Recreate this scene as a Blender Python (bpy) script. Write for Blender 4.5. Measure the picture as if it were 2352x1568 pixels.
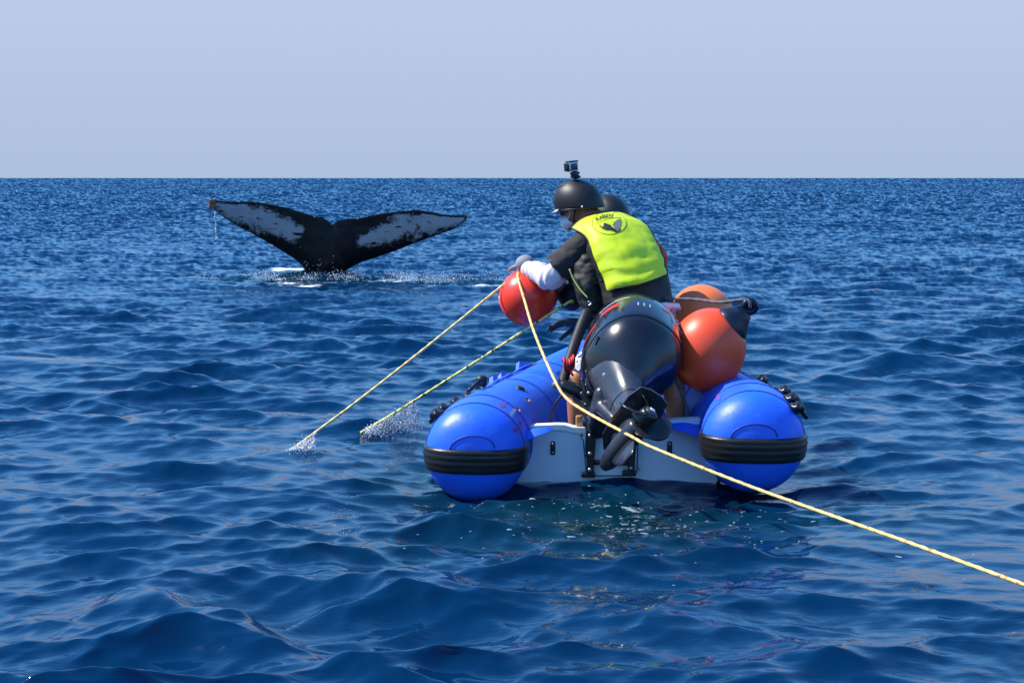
import bpy, bmesh, math, random
import numpy as np
from mathutils import Vector, Matrix
from mathutils.bvhtree import BVHTree
from mathutils import noise as mnoise

R = math.radians
sc = bpy.context.scene
for o in list(bpy.data.objects):
    bpy.data.objects.remove(o)
col = sc.collection
rnd = random.Random(7)

# ------------------------------------------------------------------ camera
F_PX, CX, CY = 3500.0, 1176.0, 784.0          # focal length in reference pixels (2352 wide)
CAM_H = 1.45
PITCH = math.atan(375.0 / F_PX)
cam_d = bpy.data.cameras.new('camera')
cam = bpy.data.objects.new('camera', cam_d)
col.objects.link(cam)
cam.location = (0, 0, CAM_H)
cam.rotation_euler = (math.pi / 2 - PITCH, 0, 0)
cam_d.sensor_width = 36
cam_d.lens = 36 * F_PX / 2352
cam_d.clip_start = 0.05
cam_d.clip_end = 60000
sc.camera = cam

# ------------------------------------------------------------------ light
SUN = Vector((-0.65, 0.12, 0.75)).normalized()         # direction towards the sun
SUN_EL = math.asin(SUN.z)
SUN_ROT = math.atan2(SUN.x, SUN.y)
w = bpy.data.worlds.new('World')
sc.world = w
w.use_nodes = True
wn = w.node_tree
bg = wn.nodes['Background']
sky = wn.nodes.new('ShaderNodeTexSky')
sky.sky_type = 'NISHITA'
sky.sun_disc = False
sky.sun_elevation = SUN_EL
sky.sun_rotation = SUN_ROT
sky.air_density = 1.0
sky.dust_density = 0.3
sky.ozone_density = 3.0
sky.altitude = 0
# marine haze: a pale lavender layer, thick at the horizon and thinning towards the zenith, the same all round
hz = wn.nodes.new('ShaderNodeMix')
hz.data_type = 'RGBA'
wtc = wn.nodes.new('ShaderNodeTexCoord')
wsep = wn.nodes.new('ShaderNodeSeparateXYZ')
wn.links.new(wtc.outputs['Generated'], wsep.inputs[0])


def wmath(op, a, b_=None):
    n = wn.nodes.new('ShaderNodeMath')
    n.operation = op
    for i, x in enumerate((a, b_)):
        if x is None:
            continue
        if isinstance(x, (int, float)):
            n.inputs[i].default_value = x
        else:
            wn.links.new(x, n.inputs[i])
    return n.outputs[0]


# optical depth of the haze layer falls off with height above the horizon
wz = wmath('MAXIMUM', wsep.outputs[2], 0.0)
wf = wmath('DIVIDE', 1.0, wmath('ADD', 1.0, wmath('POWER', wmath('DIVIDE', wz, 0.50), 3.0)))
wn.links.new(wf, hz.inputs[0])
hcol = wn.nodes.new('ShaderNodeMix')
hcol.data_type = 'RGBA'
hcol.clamp_factor = True
hcol.inputs[6].default_value = (4.70, 5.90, 8.00, 1)
hcol.inputs[7].default_value = (5.75, 6.75, 9.15, 1)
wn.links.new(wmath('MULTIPLY', wz, 7.5), hcol.inputs[0])
hcol2 = wn.nodes.new('ShaderNodeMix')
hcol2.data_type = 'RGBA'
hcol2.clamp_factor = True
hcol2.inputs[7].default_value = (3.3, 9.3, 18.0, 1)
wn.links.new(wmath('MULTIPLY', wmath('SUBTRACT', wz, 0.12), 9.0), hcol2.inputs[0])
wn.links.new(hcol.outputs[2], hcol2.inputs[6])
wn.links.new(hcol2.outputs[2], hz.inputs[7])
tint = wn.nodes.new('ShaderNodeMix')
tint.data_type = 'RGBA'
tint.blend_type = 'MULTIPLY'
tint.inputs[0].default_value = 1.0
tint.inputs[7].default_value = (0.30, 1.22, 2.65, 1)
wn.links.new(sky.outputs[0], tint.inputs[6])
wn.links.new(tint.outputs[2], hz.inputs[6])
wn.links.new(hz.outputs[2], bg.inputs['Color'])
bg.inputs['Strength'].default_value = 0.0659
sun_d = bpy.data.lights.new('sun', 'SUN')
sun_d.energy = 4.9
sun_d.angle = R(0.53)
sun_d.color = (1.0, 0.94, 0.84)
sun = bpy.data.objects.new('sun', sun_d)
col.objects.link(sun)
sun.rotation_euler = SUN.to_track_quat('Z', 'Y').to_euler()
sc.view_settings.view_transform = 'Standard'
sc.view_settings.look = 'None'
sc.view_settings.exposure = 0.45
sc.view_settings.gamma = 1.0
sc.view_settings.use_curve_mapping = False
sc.cycles.use_denoising = True
sc.cycles.max_bounces = 8
sc.cycles.caustics_reflective = False
sc.cycles.caustics_refractive = False

# ------------------------------------------------------------------ helpers
FWD = Vector((0, math.cos(PITCH), -math.sin(PITCH)))
UPV = Vector((0, math.sin(PITCH), math.cos(PITCH)))


def W(px, py, Y):
    """world point at distance Y (metres ahead) seen at a reference pixel"""
    d = FWD + Vector((1, 0, 0)) * ((px - CX) / F_PX) + UPV * ((CY - py) / F_PX)
    return Vector((0, 0, CAM_H)) + d * (Y / d.y)


def WZ(px, py, z=0.0):
    d = FWD + Vector((1, 0, 0)) * ((px - CX) / F_PX) + UPV * ((CY - py) / F_PX)
    return Vector((0, 0, CAM_H)) + d * ((z - CAM_H) / d.z)


ORG = {}


def thing(name, label, cat, loc, group=None):
    o = bpy.data.objects.new(name, None)
    o.empty_display_size = 0.1
    col.objects.link(o)
    o.location = loc
    o['label'] = label
    o['category'] = cat
    if group:
        o['group'] = group
    ORG[o] = Vector(loc)
    return o


def mk(name, vf, mat, parent=None, smooth=True, origin=None, autosmooth=None):
    """one mesh object out of world-space verts and faces"""
    v, f = vf
    org = ORG[parent] if parent is not None else (Vector(origin) if origin is not None else Vector((0, 0, 0)))
    me = bpy.data.meshes.new(name)
    me.from_pydata([tuple(Vector(p) - org) for p in v], [], f)
    me.update()
    if smooth:
        me.polygons.foreach_set('use_smooth', [True] * len(me.polygons))
    o = bpy.data.objects.new(name, me)
    col.objects.link(o)
    if mat:
        me.materials.append(mat)
    if parent is not None:
        o.parent = parent
    else:
        o.location = org
    ORG[o] = org
    if autosmooth is not None:
        me.set_sharp_from_angle(angle=R(autosmooth))
    return o


def tag(o, label, cat, group=None):
    o['label'] = label
    o['category'] = cat
    if group:
        o['group'] = group
    return o


def loft(rings, cap=True):
    v, f = [], []
    n = len(rings[0])
    for r in rings:
        v += [Vector(p) for p in r]
    for i in range(len(rings) - 1):
        for j in range(n):
            a, b = i * n + j, i * n + (j + 1) % n
            f.append((a, b, b + n, a + n))
    if cap:
        for i, rev in ((0, True), (len(rings) - 1, False)):
            c = sum((Vector(p) for p in rings[i]), Vector()) / n
            v.append(c)
            k = len(v) - 1
            for j in range(n):
                a, b = i * n + j, i * n + (j + 1) % n
                f.append((b, a, k) if rev else (a, b, k))
    return v, f


def catmull(pts, per=8):
    """smooth path through points; each a Vector of any length"""
    P = [np.array(p, float) for p in pts]
    P = [2 * P[0] - P[1]] + P + [2 * P[-1] - P[-2]]
    out = []
    for i in range(1, len(P) - 2):
        for k in range(per):
            t = k / per
            out.append(0.5 * (2 * P[i] + (P[i + 1] - P[i - 1]) * t + (2 * P[i - 1] - 5 * P[i] + 4 * P[i + 1] - P[i + 2]) * t * t
                              + (3 * P[i] - P[i - 1] - 3 * P[i + 1] + P[i + 2]) * t ** 3))
    out.append(P[-2])
    return out


def frames(pts):
    pts = [Vector(p) for p in pts]
    T = []
    for i in range(len(pts)):
        a, b = pts[max(i - 1, 0)], pts[min(i + 1, len(pts) - 1)]
        t = (b - a)
        T.append(t.normalized() if t.length > 1e-9 else Vector((0, 0, 1)))
    ref = Vector((0, 0, 1)) if abs(T[0].z) < 0.9 else Vector((1, 0, 0))
    n = (ref - T[0] * ref.dot(T[0])).normalized()
    out = []
    for i, t in enumerate(T):
        n = (n - t * n.dot(t)).normalized()
        out.append((pts[i], t, n, t.cross(n)))
    return out


def tube(pts, rad, n=10, cap=True, dome=False):
    """round tube; rad a number or one per point; dome adds rounded ends"""
    pts = [Vector(p[:3]) for p in pts]
    if not hasattr(rad, '__len__'):
        rad = [rad] * len(pts)
    rad = list(rad)
    if dome:
        a, b = pts[0], pts[-1]
        da = (a - pts[1]).normalized()
        db = (b - pts[-2]).normalized()
        hp, hr, tp, tr = [], [], [], []
        for th in (80, 55, 28):
            hp.append(a + da * rad[0] * math.sin(R(th)))
            hr.append(rad[0] * math.cos(R(th)))
            tp.insert(0, b + db * rad[-1] * math.sin(R(th)))
            tr.insert(0, rad[-1] * math.cos(R(th)))
        pts = hp + pts + tp
        rad = hr + rad + tr
    rings = []
    for (p, t, nn, bb), r in zip(frames(pts), rad):
        rings.append([p + nn * (r * math.cos(2 * math.pi * k / n)) + bb * (r * math.sin(2 * math.pi * k / n)) for k in range(n)])
    return loft(rings, cap)


def stube(pts, rad, n=10, per=8, dome=False, cap=True):
    """smooth tube through control points with radii"""
    if not hasattr(rad, '__len__'):
        rad = [rad] * len(pts)
    q = catmull([tuple(p) + (r,) for p, r in zip(pts, rad)], per)
    return tube([Vector(x[:3]) for x in q], [max(float(x[3]), 1e-4) for x in q], n, cap, dome)


def ellipsoid(c, ax, ay, az, nu=24, nv=14):
    """ax, ay, az half-axis vectors"""
    rings = []
    for i in range(nv + 1):
        th = math.pi * i / nv
        th = min(max(th, 0.02), math.pi - 0.02)
        rings.append([c + ax * (math.sin(th) * math.cos(2 * math.pi * k / nu)) + ay * (math.sin(th) * math.sin(2 * math.pi * k / nu)) + az * math.cos(th)
                      for k in range(nu)])
    return loft(rings)


def box(c, X, Y, Z, bev=0.0):
    """box with half-axis vectors, bevelled by an absolute size"""
    bm = bmesh.new()
    bmesh.ops.create_cube(bm, size=2.0)
    for v in bm.verts:
        s = v.co.copy()
        v.co = Vector(c) + X * s.x + Y * s.y + Z * s.z
    if bev > 0:
        bmesh.ops.bevel(bm, geom=list(bm.edges), offset=bev, segments=2, affect='EDGES', profile=0.5)
    bmesh.ops.recalc_face_normals(bm, faces=bm.faces)
    bm.verts.index_update()
    r = ([v.co.copy() for v in bm.verts], [tuple(v.index for v in f.verts) for f in bm.faces])
    bm.free()
    return r


def lathe(c, axis, prof, n=32, ref=None):
    """profile of (t along axis, radius)"""
    axis = axis.normalized()
    ref = ref or (Vector((0, 0, 1)) if abs(axis.z) < 0.9 else Vector((1, 0, 0)))
    a = (ref - axis * ref.dot(axis)).normalized()
    b = axis.cross(a)
    rings = [[c + axis * t + a * (r * math.cos(2 * math.pi * k / n)) + b * (r * math.sin(2 * math.pi * k / n)) for k in range(n)] for t, r in prof]
    return loft(rings)


def join(parts):
    v, f = [], []
    for pv, pf in parts:
        o = len(v)
        v += list(pv)
        f += [tuple(i + o for i in q) for q in pf]
    return v, f


def union(parts, voxel=0.008, smooth=4, disp=None):
    """melt overlapping closed shapes into one continuous skin"""
    v, f = join(parts)
    me = bpy.data.meshes.new('tmp')
    me.from_pydata([tuple(p) for p in v], [], f)
    o = bpy.data.objects.new('tmp', me)
    col.objects.link(o)
    m = o.modifiers.new('r', 'REMESH')
    m.mode = 'VOXEL'
    m.voxel_size = voxel
    if smooth:
        s = o.modifiers.new('s', 'SMOOTH')
        s.iterations = smooth
        s.factor = 0.5
    dg = bpy.context.evaluated_depsgraph_get()
    ev = o.evaluated_get(dg).to_mesh()
    vs = [p.co.copy() for p in ev.vertices]
    ns = [p.normal.copy() for p in ev.vertices]
    fs = [tuple(p.vertices) for p in ev.polygons]
    bpy.data.objects.remove(o)
    bpy.data.meshes.remove(me)
    if disp:
        vs = [p + n * disp(p, n) for p, n in zip(vs, ns)]
    return vs, fs


def bvh(vf):
    return BVHTree.FromPolygons([tuple(p) for p in vf[0]], vf[1])


def torso(rows, n=28, e=2.4):
    """rows of (centre, half-width vector, half-depth vector): super-elliptic loft"""
    rings = []
    for c, X, D in rows:
        r = []
        for k in range(n):
            a = 2 * math.pi * k / n
            ca, sa = math.cos(a), math.sin(a)
            r.append(c + X * (abs(ca) ** (2 / e) * (1 if ca > 0 else -1)) + D * (abs(sa) ** (2 / e) * (1 if sa > 0 else -1)))
        rings.append(r)
    return loft(rings)


def sm_rows(rows, per=4):
    flat = [tuple(c) + tuple(X) + tuple(D) for c, X, D in rows]
    return [(Vector(q[0:3]), Vector(q[3:6]), Vector(q[6:9])) for q in catmull(flat, per)]


# ------------------------------------------------------------------ materials
def mat(name, color, rough=0.5, metal=0.0, var=0.12, vscale=20.0, bump=0.0, bscale=60.0, coat=0.0, ior=1.5, sheen=0.0, trans=0.0, rvar=0.1, sss=0.0, wear=None):
    m = bpy.data.materials.new(name)
    m.use_nodes = True
    nt = m.node_tree
    b = nt.nodes['Principled BSDF']
    L = nt.links.new
    tc = nt.nodes.new('ShaderNodeTexCoord')
    nz = nt.nodes.new('ShaderNodeTexNoise')
    nz.inputs['Scale'].default_value = vscale
    nz.inputs['Detail'].default_value = 4
    L(tc.outputs['Object'], nz.inputs['Vector'])
    mx = nt.nodes.new('ShaderNodeMix')
    mx.data_type = 'RGBA'
    mx.inputs[6].default_value = tuple(max(0, c * (1 - var)) for c in color) + (1,)
    mx.inputs[7].default_value = tuple(min(1, c * (1 + var)) for c in color) + (1,)
    L(nz.outputs['Fac'], mx.inputs[0])
    outc = mx.outputs[2]
    if wear:                                        # scattered marks of another colour: (colour, scale, threshold)
        nw = nt.nodes.new('ShaderNodeTexNoise')
        nw.inputs['Scale'].default_value = wear[1]
        nw.inputs['Detail'].default_value = 6
        nw.inputs['Roughness'].default_value = 0.7
        L(tc.outputs['Object'], nw.inputs['Vector'])
        rp = nt.nodes.new('ShaderNodeMapRange')
        rp.inputs['From Min'].default_value = wear[2]
        rp.inputs['From Max'].default_value = wear[2] + 0.04
        L(nw.outputs['Fac'], rp.inputs['Value'])
        m2 = nt.nodes.new('ShaderNodeMix')
        m2.data_type = 'RGBA'
        L(rp.outputs[0], m2.inputs[0])
        L(outc, m2.inputs[6])
        m2.inputs[7].default_value = tuple(wear[0]) + (1,)
        outc = m2.outputs[2]
    L(outc, b.inputs['Base Color'])
    if rvar > 0:
        mr = nt.nodes.new('ShaderNodeMapRange')
        mr.inputs['To Min'].default_value = max(0.0, rough - rvar)
        mr.inputs['To Max'].default_value = min(1.0, rough + rvar)
        n2 = nt.nodes.new('ShaderNodeTexNoise')
        n2.inputs['Scale'].default_value = vscale * 0.6
        n2.inputs['Detail'].default_value = 5
        L(tc.outputs['Object'], n2.inputs['Vector'])
        L(n2.outputs['Fac'], mr.inputs['Value'])
        L(mr.outputs[0], b.inputs['Roughness'])
    else:
        b.inputs['Roughness'].default_value = rough
    b.inputs['Metallic'].default_value = metal
    b.inputs['IOR'].default_value = ior
    b.inputs['Coat Weight'].default_value = coat
    b.inputs['Coat Roughness'].default_value = 0.08
    b.inputs['Sheen Weight'].default_value = sheen
    b.inputs['Transmission Weight'].default_value = trans
    if sss > 0:
        b.inputs['Subsurface Weight'].default_value = sss
        b.inputs['Subsurface Radius'].default_value = (0.02, 0.008, 0.004)
    if bump > 0:
        n3 = nt.nodes.new('ShaderNodeTexNoise')
        n3.inputs['Scale'].default_value = bscale
        n3.inputs['Detail'].default_value = 4
        L(tc.outputs['Object'], n3.inputs['Vector'])
        bp = nt.nodes.new('ShaderNodeBump')
        bp.inputs['Strength'].default_value = 1.0
        bp.inputs['Distance'].default_value = bump
        L(n3.outputs['Fac'], bp.inputs['Height'])
        L(bp.outputs[0], b.inputs['Normal'])
    return m


M = {
    'hypalon': mat('blue_rubber', (0.016, 0.135, 0.84), 0.46, var=0.14, vscale=4, bump=0.005, bscale=9, wear=((0.05, 0.19, 0.72), 14, 0.62), rvar=0.16),
    'hypalon_flap': mat('blue_rubber_flap', (0.014, 0.12, 0.80), 0.5, var=0.1, vscale=14),
    'seam': mat('seam_tape', (0.006, 0.045, 0.36), 0.5, var=0.1),
    'strake': mat('black_rubber', (0.012, 0.012, 0.013), 0.36, var=0.3, vscale=30, bump=0.0008, bscale=90, wear=((0.09, 0.09, 0.09), 40, 0.66)),
    'black_plastic': mat('black_plastic', (0.010, 0.010, 0.012), 0.35, var=0.3, vscale=40, wear=((0.08, 0.08, 0.085), 60, 0.66)),
    'transom': mat('painted_transom', (0.72, 0.83, 0.90), 0.38, var=0.06, vscale=6, wear=((0.40, 0.46, 0.52), 7, 0.66), coat=0.2),
    'capwhite': mat('white_capping', (0.80, 0.80, 0.78), 0.4, var=0.05),
    'deck': mat('grey_deck', (0.30, 0.31, 0.32), 0.6, var=0.15),
    'cowl': mat('cowl_paint', (0.014, 0.017, 0.026), 0.20, var=0.15, vscale=12, coat=0.6, rvar=0.08, wear=((0.09, 0.095, 0.11), 70, 0.70)),
    'pan': mat('pan_plastic', (0.009, 0.010, 0.014), 0.24, var=0.2, vscale=14, coat=0.25, rvar=0.1, wear=((0.12, 0.125, 0.14), 90, 0.665)),
    'trunk': mat('trunk_paint', (0.040, 0.045, 0.058), 0.28, var=0.18, vscale=16, coat=0.35, rvar=0.1, wear=((0.16, 0.17, 0.19), 80, 0.66)),
    'leg': mat('drive_paint', (0.022, 0.024, 0.034), 0.30, var=0.3, vscale=24, coat=0.2, rvar=0.14, wear=((0.14, 0.14, 0.16), 60, 0.63)),
    'alu': mat('worn_aluminium', (0.45, 0.46, 0.48), 0.35, metal=0.9, var=0.2, vscale=50),
    'decal_red': mat('red_decal', (0.52, 0.03, 0.03), 0.35, var=0.1),
    'decal_white': mat('pale_decal', (0.42, 0.45, 0.52), 0.4, var=0.2, vscale=120),
    'buoy_red': mat('red_buoy_vinyl', (0.92, 0.042, 0.012), 0.36, var=0.06, vscale=6, coat=0.2, wear=((0.42, 0.02, 0.012), 12, 0.70)),
    'buoy_big': mat('big_red_buoy_vinyl', (0.95, 0.085, 0.018), 0.42, var=0.08, vscale=5, coat=0.1, wear=((0.38, 0.02, 0.012), 9, 0.68)),
    'buoy_orange': mat('orange_buoy_vinyl', (0.95, 0.20, 0.05), 0.46, var=0.06, vscale=6, wear=((0.20, 0.03, 0.02), 9, 0.72)),
    'buoy_cap': mat('dark_buoy_end', (0.006, 0.009, 0.024), 0.35, var=0.2),
    'skin': mat('skin', (0.46, 0.18, 0.09), 0.48, var=0.12, vscale=30, sss=0.08, bump=0.0004, bscale=180),
    'shirt': mat('black_shirt', (0.026, 0.021, 0.023), 0.85, var=0.2, vscale=60, sheen=0.08, bump=0.0012, bscale=260),
    'sleeve': mat('white_sleeve', (0.72, 0.63, 0.64), 0.8, var=0.06, vscale=30, sheen=0.1, bump=0.0008, bscale=240),
    'vest': mat('black_vest', (0.009, 0.009, 0.009), 0.65, var=0.25, vscale=40, sheen=0.0, bump=0.0015, bscale=120),
    'yellow': mat('hi_vis_yellow', (0.66, 0.83, 0.012), 0.55, var=0.05, vscale=14, bump=0.0010, bscale=160),
    'print': mat('emblem_ink', (0.02, 0.022, 0.02), 0.7, var=0.2),
    'print_grey': mat('emblem_grey', (0.16, 0.17, 0.15), 0.7, var=0.25, vscale=160),
    'ring': mat('emblem_line', (0.22, 0.30, 0.02), 0.7, var=0.2),
    'helmet': mat('helmet_shell', (0.007, 0.0075, 0.009), 0.48, var=0.2, vscale=30, rvar=0.06, wear=((0.05, 0.05, 0.055), 50, 0.72)),
    'glove_grey': mat('grey_glove', (0.27, 0.28, 0.30), 0.8, var=0.2, vscale=60, bump=0.001, bscale=200),
    'glove_dark': mat('dark_glove', (0.012, 0.030, 0.055), 0.55, var=0.4, vscale=50, bump=0.001, bscale=200),
    'wetsuit': mat('wetsuit', (0.014, 0.013, 0.017), 0.6, var=0.2, vscale=40),
    'redvest': mat('red_vest', (0.55, 0.03, 0.025), 0.6, var=0.1),
    'mask': mat('white_mask', (0.78, 0.80, 0.84), 0.8, var=0.04),
    'white': mat('white_trim', (0.75, 0.76, 0.80), 0.6, var=0.05),
    'wood': mat('varnished_wood', (0.50, 0.27, 0.09), 0.5, var=0.2),
    'glass_dark': mat('dark_glass', (0.02, 0.035, 0.06), 0.1, var=0.1, rvar=0.0),
    'silver': mat('silver_plastic', (0.55, 0.56, 0.58), 0.35, metal=0.4, var=0.1),
    'kill_red': mat('red_lanyard', (0.55, 0.02, 0.03), 0.45, var=0.1),
    'cord_grey': mat('grey_cord', (0.10, 0.11, 0.13), 0.7, var=0.4, vscale=120),
    'cord_green': mat('green_cord', (0.32, 0.42, 0.10), 0.7, var=0.2),
    'barnacle': mat('barnacle_crust', (0.34, 0.17, 0.09), 0.8, var=0.5, vscale=30, bump=0.01, bscale=60),
}


def rope_mat(name, c1, c2, c3, fleck):
    m = bpy.data.materials.new(name)
    m.use_nodes = True
    nt = m.node_tree
    L = nt.links.new
    b = nt.nodes['Principled BSDF']
    b.inputs['Roughness'].default_value = 0.6
    tc = nt.nodes.new('ShaderNodeTexCoord')
    n1 = nt.nodes.new('ShaderNodeTexNoise')
    n1.inputs['Scale'].default_value = 25
    n1.inputs['Detail'].default_value = 3
    L(tc.outputs['Object'], n1.inputs['Vector'])
    mx = nt.nodes.new('ShaderNodeMix')
    mx.data_type = 'RGBA'
    mx.inputs[6].default_value = c1 + (1,)
    mx.inputs[7].default_value = c2 + (1,)
    L(n1.outputs['Fac'], mx.inputs[0])
    n2 = nt.nodes.new('ShaderNodeTexNoise')
    n2.inputs['Scale'].default_value = 46
    n2.inputs['Detail'].default_value = 1
    L(tc.outputs['Object'], n2.inputs['Vector'])
    mr = nt.nodes.new('ShaderNodeMapRange')
    mr.inputs['From Min'].default_value = fleck
    mr.inputs['From Max'].default_value = fleck + 0.03
    L(n2.outputs['Fac'], mr.inputs['Value'])
    m2 = nt.nodes.new('ShaderNodeMix')
    m2.data_type = 'RGBA'
    L(mr.outputs[0], m2.inputs[0])
    L(mx.outputs[2], m2.inputs[6])
    m2.inputs[7].default_value = c3 + (1,)
    L(m2.outputs[2], b.inputs['Base Color'])
    return m


M['rope'] = rope_mat('yellow_rope', (0.84, 0.52, 0.12), (0.95, 0.74, 0.30), (0.50, 0.24, 0.05), 0.66)
M['rope_fleck'] = rope_mat('flecked_rope', (0.72, 0.62, 0.08), (0.90, 0.82, 0.22), (0.03, 0.06, 0.03), 0.585)


def floral():
    m = bpy.data.materials.new('floral_shorts')
    m.use_nodes = True
    nt = m.node_tree
    L = nt.links.new
    b = nt.nodes['Principled BSDF']
    b.inputs['Roughness'].default_value = 0.8
    tc = nt.nodes.new('ShaderNodeTexCoord')
    vo = nt.nodes.new('ShaderNodeTexVoronoi')
    vo.feature = 'DISTANCE_TO_EDGE'
    vo.inputs['Scale'].default_value = 26
    nz = nt.nodes.new('ShaderNodeTexNoise')
    nz.inputs['Scale'].default_value = 12
    ad = nt.nodes.new('ShaderNodeVectorMath')
    ad.operation = 'MULTIPLY_ADD'
    ad.inputs[1].default_value = (0.08, 0.08, 0.08)
    L(nz.outputs['Color'], ad.inputs[0])
    L(tc.outputs['Object'], ad.inputs[2])
    L(ad.outputs[0], vo.inputs['Vector'])
    mr = nt.nodes.new('ShaderNodeMapRange')
    mr.inputs['From Min'].default_value = 0.13
    mr.inputs['From Max'].default_value = 0.17
    L(vo.outputs['Distance'], mr.inputs['Value'])
    mx = nt.nodes.new('ShaderNodeMix')
    mx.data_type = 'RGBA'
    mx.inputs[6].default_value = (0.62, 0.63, 0.68, 1)
    mx.inputs[7].default_value = (0.012, 0.013, 0.022, 1)
    L(mr.outputs[0], mx.inputs[0])
    L(mx.outputs[2], b.inputs['Base Color'])
    return m


M['floral'] = floral()

# ------------------------------------------------------------------ boat frame (used by the sea too)
YAW = R(6.0)
ROLL = R(-3.4)
B_FWD = Vector((math.sin(YAW), math.cos(YAW), 0))
B_RIGHT = Vector((math.cos(YAW), -math.sin(YAW), 0))
B_ORG = Vector((0.462, 6.98, 0.0))
TUBE_R = 0.243
TUBE_Z = 0.180
HALF = [(0.0, 0.655), (0.45, 0.655), (0.9, 0.575), (1.4, 0.455), (1.85, 0.30), (2.15, 0.13), (2.22, 0.0)]


def half_beam(s):
    xs, ys = zip(*HALF)
    return np.interp(s, xs, ys)


def BP(q, s, z):
    """boat coordinates (right, forward, up) to world, with a slight heel to port"""
    return B_ORG + B_FWD * s + B_RIGHT * (q * math.cos(ROLL)) + Vector((0, 0, z + q * -math.sin(ROLL)))


# ------------------------------------------------------------------ sea
rs = np.random.RandomState(11)


def octave(lam0, lam1, n, slope, main, spread):
    lam = np.exp(rs.uniform(math.log(lam0), math.log(lam1), n))
    k = 2 * np.pi / lam
    th = R(main) + R(spread) * np.clip(rs.normal(0, 1, n), -2.2, 2.2)
    a = slope / k * math.sqrt(2.0 / n) * rs.uniform(0.7, 1.3, n)
    return np.stack([k, np.cos(th), np.sin(th), a, rs.uniform(0, 2 * np.pi, n), lam], 1)


WAVES = np.concatenate([
    octave(3.0, 6.0, 10, 0.016, 62, 22),
    octave(1.5, 3.0, 18, 0.020, 72, 26),
    octave(0.9, 1.5, 26, 0.050, 80, 28),
    octave(0.45, 0.9, 40, 0.118, 86, 28),
    octave(0.22, 0.45, 46, 0.130, 90, 30),
    octave(0.11, 0.22, 46, 0.125, 93, 32),
    octave(0.055, 0.11, 34, 0.070, 95, 36),
])
# steeper crests near the photographer: (from, to, height, half width on the far side, half width on the near side)
RIDGES = [
    ((-1.16, 5.04), (-0.82, 4.66), 0.150, 0.095, 0.20, 0.30),
    ((-0.36, 5.08), (0.10, 4.72), 0.040, 0.08, 0.18, 0.36),
    ((-0.78, 5.75), (-0.42, 5.40), 0.030, 0.09, 0.14, 0.30),
    ((-2.6, 10.6), (-2.0, 10.5), 0.09, 0.16, 0.22, 0.4),
    ((0.55, 4.75), (1.05, 4.55), 0.05, 0.10, 0.15, 0.3),
    ((3.1, 11.6), (3.9, 11.5), 0.10, 0.2, 0.25, 0.5),
    ((2.05, 13.8), (3.1, 13.7), 0.12, 0.2, 0.3, 0.5),
]
FLUKE_Y = 22.4
FLUKE_X = W(735, 640, FLUKE_Y).x


def bump_field(x, y, cx, cy, rx, ry, p=1.0):
    return np.exp(-(((x - cx) / rx) ** 2 + ((y - cy) / ry) ** 2) ** p)


def boat_sq(x, y):
    dx, dy = x - B_ORG.x, y - B_ORG.y
    return dx * B_RIGHT.x + dy * B_RIGHT.y, dx * B_FWD.x + dy * B_FWD.y


def churn_field(x, y):
    """how disturbed the water is: behind the transom, at the rope entries and round the fluke"""
    c = 1.0 * bump_field(x, y, 0.42, 6.55, 0.85, 0.75, 1.6)
    c = np.maximum(c, 0.75 * bump_field(x, y, -0.35, 7.35, 0.40, 0.75, 1.4))
    c = np.maximum(c, 0.55 * bump_field(x, y, 0.05, 5.9, 0.9, 0.35, 1.3))
    c = np.maximum(c, 0.5 * bump_field(x, y, 1.5, 6.6, 0.45, 0.5, 1.3))
    c = np.maximum(c, 0.85 * bump_field(x, y, FLUKE_X - 0.15, FLUKE_Y - 0.35, 1.35, 1.0, 1.3))
    c = np.maximum(c, 0.80 * bump_field(x, y, FLUKE_X + 1.75, FLUKE_Y - 0.9, 1.3, 0.55, 1.3))
    c = np.maximum(c, 0.45 * bump_field(x, y, FLUKE_X - 1.7, FLUKE_Y - 0.3, 0.7, 0.5, 1.3))
    return c


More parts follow.
